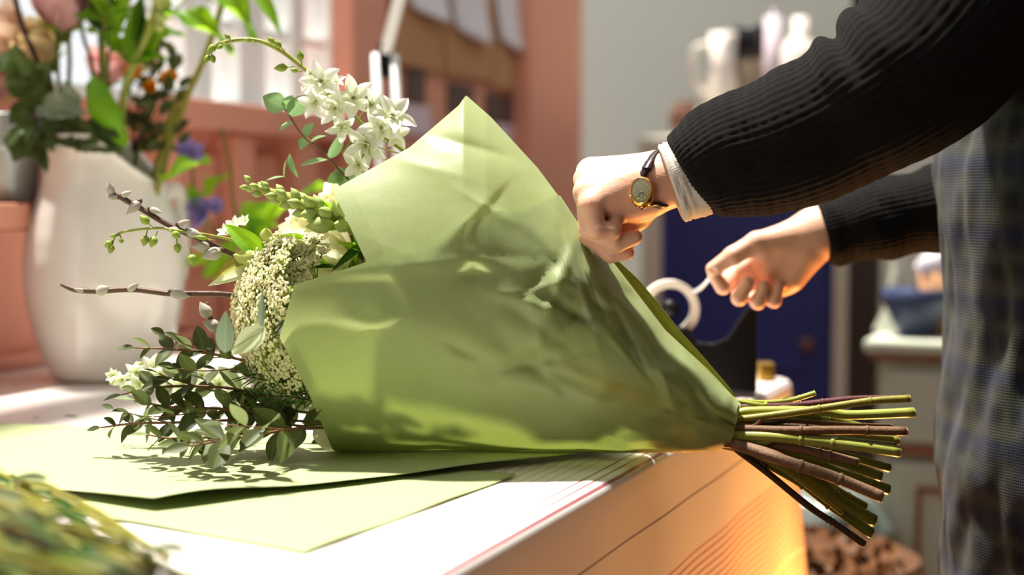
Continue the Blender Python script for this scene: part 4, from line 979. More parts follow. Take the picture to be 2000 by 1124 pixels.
# bare green stalks
for i, (pts, r_, lab) in enumerate((([(22, -40, vd - .07), (40, 40, vd - .07), (68, 110, vd - .06), (100, 190, vd - .04)], .0045, 'thick dark green stalk crossing the mauve rose'),
    ([(134, 75, vd - .05), (136, 120, vd - .05), (140, 200, vd - .04)], .0035, 'straight green stalk beside the mauve rose stem'),
    ([(148, 10, vd - .04), (165, 80, vd - .04), (182, 150, vd - .03)], .003, 'thin leaning green stalk left of centre in the pitcher'),
    ([(190, -30, vd - .02), (196, 60, vd - .02), (200, 150, vd - .02)], .0045, 'upright dark stalk at the centre of the pitcher'))):
    vase_item('flower_stalk', lab, 'stalk', pts, r_, 'stem_green' if i % 2 else 'stem_dark', IN(-30 + 15 * i, -.02), G)
# leafy lily stalk in front, with pale bells
ly = vase_item('lily_stalk', 'pale green lily stalk with broad blades and white bells', 'stalk', [(312, -30, vd - .09), (298, 40, vd - .09), (268, 110, vd - .08), (240, 200, vd - .06)], [.005, .006, .006, .006, .005], 'stem_bright', IN(10, -.04), G)
def vleaf(th, protos, bx, by, ex, ey, d0, d1, nrm, w_=1.0):
    b0, b1 = P(bx, by, d0), P(ex, ey, d1); put_leaf(th, protos, b0, b1 - b0, nrm, (b1 - b0).length, w_)
vleaf(ly, [LAN[0]], 262, 130, 258, -30, vd - .09, vd - .10, (-.5, -.8, .1), .7)
vleaf(ly, [LAN[1]], 262, 100, 280, -20, vd - .08, vd - .09, (.5, -.8, .1), .7)
vleaf(ly, [BRO[0]], 300, 30, 352, 18, vd - .09, vd - .11, (0, -.6, .8), .9)
vleaf(ly, [BRO[1]], 262, 130, 335, 70, vd - .08, vd - .06, (-.2, -.8, .6), 1.0)
for x, y in ((322, 22), (330, -4), (315, 42)): bud(ly, P(305, y + 8, vd - .09), P(x + 8, y + 14, vd - .095), BUDP, ratio=1.5, name='bell')
# tall willow-like stalk at the right with the bright leaves above
bl = vase_item('leafy_branch', 'tall brown green stalk leaning right with bright arching leaves', 'stalk', [(445, -40, vd - .05), (430, 20, vd - .05), (400, 110, vd - .05), (365, 190, vd - .05), (335, 270, vd - .05), (318, 330, vd - .06)], .005, 'stem_olive', P(290, 440, vd - .02), G)
vleaf(bl, [BRO[0]], 340, 22, 458, 66, vd - .08, vd - .10, (.2, -.65, .8), .85)
vleaf(bl, [BRO[2]], 420, -25, 502, 72, vd - .08, vd - .11, (.5, -.7, .5), .75)
vleaf(bl, [LAN[0]], 470, -40, 556, 44, vd - .08, vd - .11, (.5, -.7, .4), .95)
vleaf(bl, [BRO[1]], 312, 350, 416, 326, vd - .06, vd - .10, (.1, -.5, .8), .8)
MB().tube(crom([P(432, 10, vd - .05), P(380, -10, vd - .07), P(340, 22, vd - .08)], 5), .0015, 6).build('leaf_stalk', 'stem_bright', bl)
MB().tube(crom([P(445, -40, vd - .05), P(432, -40, vd - .07), P(420, -25, vd - .08)], 5), .0015, 6).build('leaf_stalk', 'stem_bright', bl)
MB().tube(crom([P(445, -40, vd - .05), P(460, -50, vd - .07), P(470, -40, vd - .08)], 5), .0015, 6).build('leaf_stalk', 'stem_bright', bl)
ya = vase_item('leafy_branch', 'second olive stalk leaning right beside the pitcher lip', 'stalk', [(352, 175, vd - .02), (330, 240, vd - .02), (312, 310, vd - .03)], .006, 'stem_olive', P(275, 430, vd), G)
# big hooked leaf and rose leaves over the lip
hk = vase_item('broad_leaf', 'broad upright green leaf hooking over the pitcher lip', 'leaf', [(232, 300, vd - .075)], .003, 'stem_green', IN(5, -.04), G)
g = []
for i in range(19):
    t_ = i / 18; x = interp([0, .2, .5, .8, 1], [235, 222, 205, 190, 188], t_); y = interp([0, .2, .5, .8, 1], [285, 265, 220, 170, 148], t_); w_ = interp([0, .2, .5, .8, 1], [12, 30, 34, 24, 3], t_)
    g.append([P(x + w_ * u, y + 4 * u, vd - .075 - .05 * math.sin(t_ * 2.6) + .012 * u * u) for u in (-1, -.66, -.33, 0, .33, .66, 1)])
MB().grid(g).build('leaf', 'fresh_leaf', hk)
rl = vase_item('rose_leaf_spray', 'dark rose leaves spilling over the left of the pitcher lip', 'foliage', [(60, 190, vd - .10), (72, 240, vd - .10), (110, 275, vd - .09)], .0025, 'stem_dark', IN(-40, -.05), G)
for (bx, by, ex, ey, pr, w_) in ((70, 205, 165, 218, 2, .6), (150, 210, 125, 160, 2, .9), (60, 190, 8, 150, 1, .8), (62, 200, 18, 240, 0, .9), (70, 235, 20, 312, 0, .9), (72, 245, 110, 300, 1, .6), (75, 255, 55, 310, 0, 1.0), (60, 180, 30, 85, 1, .75), (66, 200, 75, 130, 0, .9), (110, 225, 170, 262, 0, .6), (100, 240, 180, 250, 0, .6), (82, 270, 96, 345, 1, .35), (30, 100, -10, 140, 0, .9), (90, 200, 50, 180, 0, 1.0), (110, 270, 170, 285, 1, .5), (105, 215, 95, 265, 0, .9), (130, 250, 200, 280, 1, .8), (120, 262, 235, 290, 0, .5), (100, 250, 150, 292, 1, .7), (160, 240, 230, 262, 0, .6), (95, 160, 60, 120, 1, .9), (40, 250, 10, 285, 0, 1)):
    vleaf(rl, [ROS[pr]], bx, by, ex, ey, vd - .10, vd - .12, jit((0, -1, .3), .3), w_ * 1.15)
rl2 = vase_item('rose_leaf_spray', 'fresh rose leaves high in the middle of the pitcher bunch', 'foliage', [(230, -20, vd - .03), (222, 60, vd - .03), (210, 150, vd - .02)], .0025, 'stem_green', IN(0, -.01), G)
for (bx, by, ex, ey, pr, w_) in ((222, 50, 178, -10, 0, .9), (224, 45, 262, -25, 1, .8), (222, 58, 165, 30, 0, .6), (224, 60, 250, 20, 0, .8), (215, 50, 150, -25, 1, .7), (216, 100, 250, 70, 0, .9), (240, 110, 300, 95, 0, .6), (235, 95, 300, 60, 0, .8), (212, 45, 200, -30, 0, .8)):
    vleaf(rl2, [random.choice([BRO[0], BRO[1], BRO[2], ROS[0]])], bx, by, ex, ey, vd - .03, vd - .05, jit((0, -1, .3), .4), w_ * 1.3)
gl = vase_item('bright_leaf_spray', 'bright backlit green leaves above the hooked leaf in the pitcher', 'foliage', [(212, -10, vd - .06), (205, 60, vd - .06), (204, 150, vd - .04)], .0028, 'stem_bright', IN(0, -.02), G)
for i_, (bx, by, ex, ey, w_) in enumerate(((206, 40, 150, 20, 1.0), (208, 30, 170, -30, 1.1), (208, 50, 262, 12, 1.1), (206, 62, 240, 100, .9), (206, 70, 160, 62, .7), (250, 120, 320, 108, .9), (282, 70, 344, 52, .9), (206, 90, 250, 60, 1.0), (290, 60, 262, 10, .9))):
    vleaf(gl if bx < 230 else ly, [BRO[i_ % 3]], bx, by, ex, ey, vd - .06, vd - .085, (rr(-.3, .3), -.8, .5), w_)
# fine dark foliage and orange flowers at the right of the bunch
ff = vase_item('fine_foliage', 'fine dark leafy sprigs filling the right of the pitcher', 'foliage', [(300, 120, vd), (285, 190, vd), (270, 280, vd - .01)], .002, 'stem_dark', IN(20), G)
for i in range(70):
    x, y = rr(262, 350), rr(95, 300); b0 = P(x, y, vd + rr(-.06, .04)); put_leaf(ff, random.choice([EUC[0], EUC[2], EUC[1], LAN[1]]), b0, V((rr(-.7, .7), rr(-.5, .2), rr(-.2, 1))), jit((0, -1, .2), .6), rr(.016, .034), 1)
for i in range(7):
    x = 262 + i * 13; MB().tube(crom([P(x, 110 + (i % 3) * 25, vd + .01), P(x - 8, 200, vd), P(258, 300, vd)], 5), .0013, 6).build('twig', 'stem_dark', ff)
orf = vase_item('orange_flower', 'orange alstroemeria peeping out among the dark sprigs', 'flower', [(300, 165, vd + .02), (290, 220, vd + .02), (270, 300, vd)], .0025, 'stem_green', IN(15, .02), G)
for x, y, ax in ((272, 150, (-.3, -.8, .4)), (326, 162, (.4, -.8, .4)), (298, 178, (0, -.9, .3))): floret(orf, P(x, y, vd - .01), ax, .026, OPET, 6, .8)
# blue-violet flowers in a small jar behind the bouquet
mat('jar_glaze', C(170, 180, 190), .25, .05, 10)
jb = T(580, 728); jc = V((jb.x, jb.y, ZT))
jr = thing('flower_jar', 'small blue grey jar of violet flowers behind the lace flower', 'jar', jc)
MB().lathe([(.0001, .001), (.04, .001), (.048, .03), (.05, .09), (.038, .13), (.042, .145), (.039, .145), (.034, .13), (.044, .09), (.04, .01), (.0001, .008)], Matrix.Translation(jc), 28).build('body', 'jar_glaze', jr)
jd = (jc - CAM).dot(FW)
def jar_item(label, pts, heads, leaves):
    th = thing('violet_flower', label, 'flower', jc + Z3 * .02, 'violet flowers in the small jar'); stem(th, [P(*a) for a in pts] + [jc + V((rr(-.02, .02), rr(-.02, .02), .02))], .0022, 'stem_green')
    for x, y, r_ in heads: floret(th, P(x, y, jd - .02), (rr(-.6, .4), -.7, .5), r_, VPET, 6, .4)
    for bx, by, ex, ey, w_ in leaves: vleaf(th, [BRO[0], BRO[1]], bx, by, ex, ey, jd - .01, jd - .03, jit((0, -1, .4), .3), w_)
jar_item('violet flower low against the coral panel', [(400, 432, jd), (420, 500, jd)], ((402, 430, .03), (385, 412, .022), (418, 408, .02)), ((420, 500, 360, 520, .9),))
jar_item('violet flower touching the leaning stalks above the pitcher handle', [(372, 300, jd), (400, 420, jd)], ((372, 302, .026), (356, 300, .018)), ((395, 400, 340, 372, .9), (392, 380, 450, 345, .9), (398, 410, 370, 360, .8)))
jar_item('bare leaning stem over the small jar, green leaves at its foot', [(432, 250, jd), (450, 330, jd), (464, 430, jd)], (), ((462, 430, 530, 400, 1.0), (464, 450, 545, 440, .9), (466, 470, 520, 460, 1.1), (464, 470, 390, 540, .9), (470, 480, 600, 340, .35)))

# ------------------------------------------------------------------ cut stems in the near left corner
for i in range(40):
    x0 = rr(-320, -60); y0 = 905 + max(0, x0 + 60) * .4 + rr(-15, 190); x1 = rr(120, 350) if i % 5 else rr(420, 640); y1 = min(1230, y0 + (x1 - x0) * rr(.30, .5))
    h_ = .006 + .003 * (i % 6)
    ha = rr(.03, .10); a_ = P(x0, y0, (T(x0, y0) - CAM).dot(FW) * (1 - ha / CAMH)); b_ = P(x1, y1, (T(x1, y1) - CAM).dot(FW) * (1 - (h_ + .003) / CAMH))
    th = thing('green_cutting', 'blurred cut green stem in the pile at the near left corner', 'cut stem', b_, 'cut stems in the near left corner')
    mid = a_.lerp(b_, .5) + V((rr(-.02, .02), rr(-.02, .02), .006))
    stem(th, [a_, mid, b_], rr(.0018, .0034), random.choice(['stem_green', 'stem_olive', 'stem_olive', 'stem_dark']))
    for k_ in range(7):
        q_ = a_.lerp(b_, rr(.05, .75)) + Z3 * .006; put_leaf(th, random.choice([LAN[1], LAN[4], EUC[0], NDL]), q_, V((rr(.2, 1), rr(-.7, 0), rr(-.1, .1))), (0, -.2, 1), rr(.02, .045), .8)
# clippings
for (x, y, L, lab) in ((62, 816, .010, 'tiny dark leaf clipping nearest the left edge on the oilcloth'), (122, 814, .020, 'thin curved clipping on the white oilcloth'), (26, 752, .012, 'brown clipping by the foot of the coral wall'), (1030, 1000, .007, 'tiny speck of leaf on the oilcloth stripes')):
    p_ = T(x, y, .001); o = inst('leaf_clipping', EUC[0], None, frame(p_, (1, .2, .05), (0, 0, 1), L * .6, L, L)); tag(o, lab, 'clipping', 'clippings on the table')

# ------------------------------------------------------------------ tape dispenser
TDp = T(1436, 772); td_d = (TDp - CAM).dot(FW); tbs = V((TDp.x, TDp.y, ZT))
td = thing('tape_dispenser', 'black desk tape dispenser with a white tape roll behind the wrap', 'tape dispenser', tbs)
kd = td_d / F
def DP(x, y, dd=0): return P(x, y, td_d + dd)
side_px = [(1250, 768), (1478, 768), (1479, 596), (1466, 596), (1452, 612), (1420, 660), (1392, 672), (1360, 668), (1345, 640), (1290, 640), (1268, 690), (1250, 740)]
mbx = MB(); n_ = len(side_px); f1 = [DP(x, y, -.028) for x, y in side_px]; f2 = [DP(x, y, .028) for x, y in side_px]
for v_ in f1 + f2: v_.z = max(v_.z, ZT + .002)
mbx.add(f1 + f2, [list(range(n_))[::-1], list(range(n_, 2 * n_))] + [[i, (i + 1) % n_, n_ + (i + 1) % n_, n_ + i] for i in range(n_)], True)
mbx.build('body', 'black_plastic', td, bevel=.003)
mat('tape_white', C(238, 228, 214), .4, .03, 10)
rc = DP(1308, 604); Mr = Matrix.Translation(rc) @ Matrix.Rotation(math.pi / 2, 4, 'X')
ro = 57 * kd; ri = 42 * kd
MB().lathe([(ri, -.011), (ro, -.011), (ro, .011), (ri, .011), (ri, -.011)], Mr, 40).build('tape_roll', 'tape_white', td, bevel=.0006)
MB().lathe([(.0001, -.017), (.012, -.017), (.012, .017), (.0001, .017)], Mr, 20).build('spindle', 'black_plastic', td)
MB().box(DP(1473, 592), X3 * .004, Y3 * .016, Z3 * .004).build('cutter', 'steel', td)
# brass box beside it
p_ = T(1494, 742); p_.z = ZT; bo = MB().box(p_ + Z3 * .013, X3 * .012, Y3 * .02, Z3 * .0125).build('brass_tin', 'brass', None, bevel=.002); tag(bo, 'small brass tin beside the black tape dispenser', 'tin')
# ------------------------------------------------------------------ person
t = NT('skin'); co_ = t.coord(); n1 = t.noise(co_, 45, 4); n2 = t.noise(co_, 420, 3)
c = t.mix(n1, C(214, 158, 130), C(232, 186, 160)); t.l(c, t.p.inputs['Base Color']); t.p.inputs['Roughness'].default_value = .48
t.p.inputs['Subsurface Weight'].default_value = .25; t.p.inputs['Subsurface Radius'].default_value = (1, .35, .2); t.p.inputs['Subsurface Scale'].default_value = .005
t.bump(t.math('ADD', n2, t.math('MULTIPLY', t.noise(co_, 130, 2, .5, (1, 1, 2.4)), 1.2)), .22, .0012)
mat('nail', C(236, 190, 176), .25, .05, 60)
t = NT('sweater_knit'); co_ = t.coord(); n1 = t.noise(co_, 900, 3, .8); n3 = t.noise(co_, 60, 3)
t.l(t.mix(n3, C(15, 14, 14), C(30, 28, 27)), t.p.inputs['Base Color']); t.p.inputs['Roughness'].default_value = .95; t.p.inputs['Specular IOR Level'].default_value = .05
t.p.inputs['Sheen Weight'].default_value = .05; t.p.inputs['Sheen Roughness'].default_value = .5
t.bump(n1, .6, .002)
mat('shirt_cuff', C(214, 206, 194), .95, .12, 500, .5, 700)
t = NT('plaid_wool'); u = t.n('ShaderNodeUVMap'); sx = t.n('ShaderNodeSeparateXYZ'); t.l(u.outputs[0], sx.inputs[0])
def wv(o_, f_, ph=0.0): return t.math('MULTIPLY_ADD', t.math('SINE', t.math('MULTIPLY_ADD', o_, f_, ph)), .5, .5)
a_, b_ = sx.outputs[0], sx.outputs[1]
col = t.mix(t.math('POWER', wv(a_, 190), 2.0), C(36, 38, 38), C(62, 68, 56)); col = t.mix(t.math('MULTIPLY', t.math('POWER', wv(b_, 170), 2.0), .55), col, C(70, 76, 64))
col = t.mix(t.math('MULTIPLY', t.math('POWER', wv(a_, 95, 1.0), 6.0), .45), col, C(44, 46, 76)); col = t.mix(t.math('MULTIPLY', t.math('POWER', wv(b_, 85, 2.0), 6.0), .45), col, C(40, 42, 74))
col = t.mix(t.math('MULTIPLY', t.math('POWER', wv(b_, 85, .2), 10.0), .2), col, C(92, 80, 64))
chk = t.math('MULTIPLY', wv(a_, 2100), wv(b_, 2100)); col = t.mix(t.math('MULTIPLY', chk, .45), col, C(20, 20, 24))
t.l(col, t.p.inputs['Base Color']); t.p.inputs['Roughness'].default_value = .95; t.p.inputs['Sheen Weight'].default_value = .08
t.p.inputs['Specular IOR Level'].default_value = .08
t.bump(t.math('ADD', chk, t.noise(t.coord(), 700)), .5, .001)
mat('trouser', C(40, 40, 48), .9, .1, 40); mat('shoe_leather', C(50, 36, 28), .4, .1, 20)
mat('gold', C(222, 170, 84), .22, .05, 30, metal=1); mat('watch_dial', C(98, 92, 56), .3, .25, 300); mat('strap_leather', C(44, 32, 36), .4, .2, 80)
mat('dark_hand', C(30, 26, 20), .4, .1, 30)
mat('hair', C(70, 48, 34), .6, .3, 60, .4, 200, stretch=(6, 6, 1))
wg = NT('watch_crystal'); wg.p.inputs['Roughness'].default_value = .03
gt = wg.n('ShaderNodeBsdfTransparent'); gm = wg.n('ShaderNodeMixShader'); gm.inputs[0].default_value = .94
wg.l(wg.p.outputs[0], gm.inputs[1]); wg.l(gt.outputs[0], gm.inputs[2]); wg.l(gm.outputs[0], wg.o.inputs[0])

# ---- implicit surface: round cones blended together, polygonised with surface nets
def sd_cone(G, a, b, ra, rb):
    a = np.array(a); b = np.array(b); ba = b - a; L2 = max(1e-12, (ba * ba).sum()); pa = G - a
    h_ = np.clip((pa @ ba) / L2, 0, 1); return np.sqrt(((pa - h_[..., None] * ba) ** 2).sum(-1)) - (ra + (rb - ra) * h_)
def smin(a, b, k_):
    h_ = np.clip(.5 + .5 * (b - a) / k_, 0, 1); return b + (a - b) * h_ - k_ * h_ * (1 - h_)
def polygonise(groups, h_, pad=.012):
    """groups: list of (k_in, k_out, [(a,b,ra,rb)...]); blended inside with k_in, joined to the rest with k_out"""
    pts = np.array([list(q) for g_ in groups for pr in g_[2] for q in (pr[0], pr[1])]); rm = max(max(pr[2], pr[3]) for g_ in groups for pr in g_[2])
    lo = pts.min(0) - rm - pad; hi = pts.max(0) + rm + pad; n_ = np.ceil((hi - lo) / h_).astype(int) + 1
    ax = [lo[i] + h_ * np.arange(n_[i]) for i in range(3)]; G = np.stack(np.meshgrid(*ax, indexing='ij'), -1).astype(np.float32)
    f = None
    for ki, ko, prs_ in groups:
        s_ = None
        for pr in prs_:
            d_ = sd_cone(G, pr[0], pr[1], pr[2], pr[3]); s_ = d_ if s_ is None else smin(s_, d_, ki)
        f = s_ if f is None else smin(f, s_, ko)
    ins = f < 0; nx_, ny_, nz_ = f.shape
    acc = np.zeros((nx_ - 1, ny_ - 1, nz_ - 1, 3)); cnt = np.zeros((nx_ - 1, ny_ - 1, nz_ - 1))
    for axis in range(3):
        o_ = [(0, 0), (0, 1), (1, 0), (1, 1)]
        for (p_, q_) in o_:
            off = [0, 0, 0]; oth = [i for i in range(3) if i != axis]; off[oth[0]] = p_; off[oth[1]] = q_
            s0 = tuple(slice(off[i], off[i] + f.shape[i] - 1) for i in range(3)); off2 = off[:]; off2[axis] += 1
            s1 = tuple(slice(off2[i], off2[i] + f.shape[i] - 1) for i in range(3))
            A, B = f[s0], f[s1]; m_ = (A < 0) != (B < 0); t_ = np.where(m_, A / np.where(m_, A - B, 1), 0)
            for i in range(3): acc[..., i] += np.where(m_, off[i] + (t_ if i == axis else 0), 0)
            cnt += m_
    act = cnt > 0; idx = -np.ones(act.shape, int); idx[act] = np.arange(act.sum()); ijk = np.argwhere(act)
    ve = lo + h_ * (ijk + acc[act] / cnt[act][:, None]); faces = []
    for axis in range(3):
        o1, o2 = [(1, 2), (2, 0), (0, 1)][axis]
        s0 = [slice(None)] * 3; s1 = [slice(None)] * 3; s0[axis] = slice(0, -1); s1[axis] = slice(1, None)
        m_ = ins[tuple(s0)] != ins[tuple(s1)]; e_ = np.argwhere(m_)
        e_ = e_[(e_[:, o1] > 0) & (e_[:, o2] > 0) & (e_[:, o1] < f.shape[o1] - 1) & (e_[:, o2] < f.shape[o2] - 1)]
        sg = ins[tuple(s0)][tuple(e_.T)]
        def at(d1, d2):
            q_ = e_.copy(); q_[:, o1] += d1; q_[:, o2] += d2; return idx[tuple(q_.T)]
        q4 = np.stack([at(-1, -1), at(0, -1), at(0, 0), at(-1, 0)], 1); q4[~sg] = q4[~sg][:, ::-1]; faces.append(q4)
    return ve, np.concatenate(faces)
body_v = []; body_f = []
def add_body(groups, h_):
    ve, fa = polygonise(groups, h_); b = len(body_v); body_v.extend([tuple(v) for v in ve]); body_f.extend([[int(i) + b for i in q] for q in fa])
def pp(*a): return tuple(P(*a))
HD = 1.385
mm = .001
def chain(pts, rs): return [(pp(*pts[i]), pp(*pts[i + 1]), rs[i] * mm, rs[i + 1] * mm) for i in range(len(pts) - 1)]
near = [
    # forearm, wrist
    (.012, .010, chain([(1480, 322, HD - .01), (1380, 346, HD), (1296, 356, HD + .002)], [34, 29, 24.5]) +
                 [(pp(1302, 344, HD + .014), pp(1375, 330, HD + .012), .021, .025)]),
    # palm, from the wrist to the four knuckles
    (.012, .010, [(pp(1288, 356, HD), pp(1168, 392, HD - .016), .022, .0135), (pp(1288, 350, HD), pp(1158, 366, HD - .004), .022, .0145),
                  (pp(1288, 345, HD + .008), pp(1154, 346, HD + .012), .021, .0145), (pp(1288, 340, HD + .014), pp(1158, 334, HD + .030), .020, .0140),
                  (pp(1270, 392, HD), pp(1200, 410, HD - .004), .017, .015), (pp(1230, 372, HD + .006), pp(1180, 380, HD + .012), .024, .018)]),
    # knuckle bumps
    (.004, .007, [(pp(1150, 336, HD + .024), pp(1152, 340, HD + .024), .0115, .0115)]), (.004, .007, [(pp(1144, 352, HD + .006), pp(1146, 356, HD + .006), .0118, .0118)]),
    (.004, .007, [(pp(1142, 376, HD - .010), pp(1144, 380, HD - .010), .0118, .0118)]), (.004, .007, [(pp(1152, 400, HD - .022), pp(1154, 402, HD - .022), .0108, .0108)]),
    # little finger: curled right back under the palm
    (.0022, .0035, chain([(1156, 402, HD - .022), (1166, 450, HD - .026), (1196, 452, HD - .022), (1202, 430, HD - .012)], [10.5, 9.2, 8.6, 7.4])),
    # ring finger
    (.0022, .0030, chain([(1146, 380, HD - .010), (1150, 448, HD - .008), (1204, 476, HD - .010), (1240, 464, HD - .010)], [11, 9.8, 9.2, 7.6])),
    # middle finger
    (.0022, .0030, chain([(1148, 356, HD + .006), (1150, 462, HD + .010), (1192, 496, HD + .006), (1224, 494, HD + .004)], [11.2, 9.8, 9, 7.6])),
    # index finger, behind
    (.0022, .0030, chain([(1154, 340, HD + .024), (1162, 440, HD + .034), (1196, 474, HD + .028), (1226, 476, HD + .024)], [11, 9.6, 8.8, 7.6])),
    # thumb: from the base of the palm, closing against the fingers
    (.005, .008, chain([(1276, 388, HD + .016), (1246, 424, HD + .020), (1216, 452, HD + .016), (1190, 462, HD + .016)], [15.5, 12.5, 10.5, 8.5])),
]
add_body(near, .0014)
RD = 1.72
far = [
    (.012, .012, chain([(1760, 430, RD + .01), (1660, 448, RD), (1600, 456, RD)], [36, 32, 27]) + [(pp(1600, 444, RD), pp(1660, 440, RD), .026, .03)]),
    (.014, .010, [(pp(1598, 456, RD), pp(1500, 502, RD + .022), .026, .020), (pp(1590, 470, RD), pp(1528, 545, RD + .020), .024, .017), (pp(1590, 460, RD), pp(1512, 520, RD + .012), .026, .020),
                  (pp(1560, 462, RD - .006), pp(1490, 486, RD - .008), .022, .016), (pp(1575, 500, RD), pp(1550, 545, RD + .006), .018, .014), (pp(1500, 500, RD + .022), pp(1528, 548, RD + .022), .017, .016)]),
    # thumb along the top towards the pinch
    (.004, .008, chain([(1540, 462, RD - .010), (1478, 474, RD - .016), (1432, 500, RD - .016), (1392, 526, RD - .010)], [16, 13, 11.2, 8.4])),
    # index finger meeting the thumb
    (.0025, .0045, chain([(1492, 500, RD + .026), (1430, 538, RD + .024), (1412, 560, RD + .002), (1394, 538, RD - .002)], [12, 10.8, 9.6, 7.8])),
    (.0025, .0040, chain([(1498, 516, RD + .026), (1446, 570, RD + .022), (1444, 582, RD - .004), (1460, 552, RD - .010)], [12, 11, 9.8, 8])),
    (.0025, .0040, chain([(1512, 534, RD + .026), (1478, 582, RD + .018), (1480, 590, RD - .004), (1492, 560, RD - .008)], [11.5, 10.6, 9.4, 7.8])),
    (.0025, .0040, chain([(1530, 548, RD + .024), (1508, 584, RD + .016), (1512, 588, RD - .002), (1520, 562, RD - .004)], [10.5, 9.6, 8.6, 7.2])),
]
add_body(far, .0017)
# arms, trunk, neck and head (coarse; all but the hands is clothed or out of frame)
SHN = (1985, -40, 1.36); ELB = (1770, 165, 1.335)
sh_n = P(*SHN); el_n = P(*ELB); fx = P(2130, 100, 1.58)
sh_f = P(2110, -50, 1.755); el_f = P(1900, 395, 1.74)
TX, TY = P(2110, 600, 1.56).x, 1.56
neck = V((TX - .04, TY, sh_n.z + .07)); head = neck + V((-.04, 0, .14))
add_body([(.03, .03, [(tuple(P(1480, 322, HD - .01)), tuple(el_n), .034, .042), (tuple(el_n), tuple(sh_n), .044, .055)]),
          (.03, .03, [(tuple(P(1760, 430, RD + .01)), tuple(el_f), .036, .042), (tuple(el_f), tuple(sh_f), .044, .055)]),
          (.05, .04, [(tuple(sh_n + V((.03, .05, -.01))), tuple(sh_f + V((.03, -.05, -.01))), .06, .06), ((TX, TY - .06, sh_n.z - .1), (TX, TY - .05, .95), .10, .10), ((TX, TY + .06, sh_n.z - .1), (TX, TY + .05, .95), .10, .10)]),
          (.02, .03, [(tuple(neck - V((0, 0, .06))), tuple(neck + V((-.01, 0, .06))), .052, .05)]),
          (.03, .02, [(tuple(head + V((.01, 0, .02))), tuple(head + V((-.015, 0, -.055))), .085, .06), (tuple(head + V((-.06, 0, -.02))), tuple(head + V((-.035, 0, -.075))), .03, .026)]),
          (.006, .01, [(tuple(head + V((-.082, 0, .012))), tuple(head + V((-.102, 0, -.022))), .008, .011)]),
          (.006, .01, [(tuple(head + V((.01, -.078, .01))), tuple(head + V((.012, -.082, -.025))), .014, .009)]), (.006, .01, [(tuple(head + V((.01, .078, .01))), tuple(head + V((.012, .082, -.025))), .014, .009)])], .008)
pe = thing('person', 'person in black knit sweater and plaid garment taping the bouquet wrap', 'person', V((TX, TY, .008)))
bm_ = MB(); bm_.v = [V(v) for v in body_v]; bm_.f = body_f
bo = bm_.build('body', 'skin', pe)
sm = bo.modifiers.new('smooth', 'SMOOTH'); sm.factor = .5; sm.iterations = 3
# eyes, mouth, hair (out of frame)
for s_ in (-1, 1): MB().ell(Matrix.Translation(head + V((-.075, s_ * .03, .012))) @ Matrix.Diagonal((.011, .013, .010, 1)), 10, 7).build('eye', 'white_paint', pe)
MB().ell(Matrix.Translation(head + V((-.082, 0, -.058))) @ Matrix.Diagonal((.008, .022, .006, 1)), 10, 6).build('mouth', 'pink_petal', pe)
hm = MB(); nu, nv = 32, 20
for i in range(nv + 1):
    for k_ in range(nu):
        a = math.pi * .72 * i / nv; t_ = 2 * math.pi * k_ / nu; dv = V((math.sin(a) * math.cos(t_), math.sin(a) * math.sin(t_), math.cos(a)))
        hm.v.append(head + V((.028, 0, .028)) + V((dv.x * .10, dv.y * .095, dv.z * .098)) * (1 + .03 * math.sin(t_ * 14)))
for i in range(nv):
    for k_ in range(nu): k2 = (k_ + 1) % nu; hm.f.append([i * nu + k_, (i + 1) * nu + k_, (i + 1) * nu + k2, i * nu + k2])
hm.ell(Matrix.Translation(head + V((.13, 0, .06))) @ Matrix.Diagonal((.045, .045, .04, 1)), 16, 10)
hm.build('hair', 'hair', pe)
# nails on the fingers that show
for (x, y, d_, ax, up) in ((1400, 521, RD - .018, (-.6, 0, -.35), (-.2, -.8, .5)),):
    c_ = P(x, y, d_); MB().ell(frame(c_, ax, up, .0055, .007, .0012), 10, 6).build('nail', 'nail', pe)

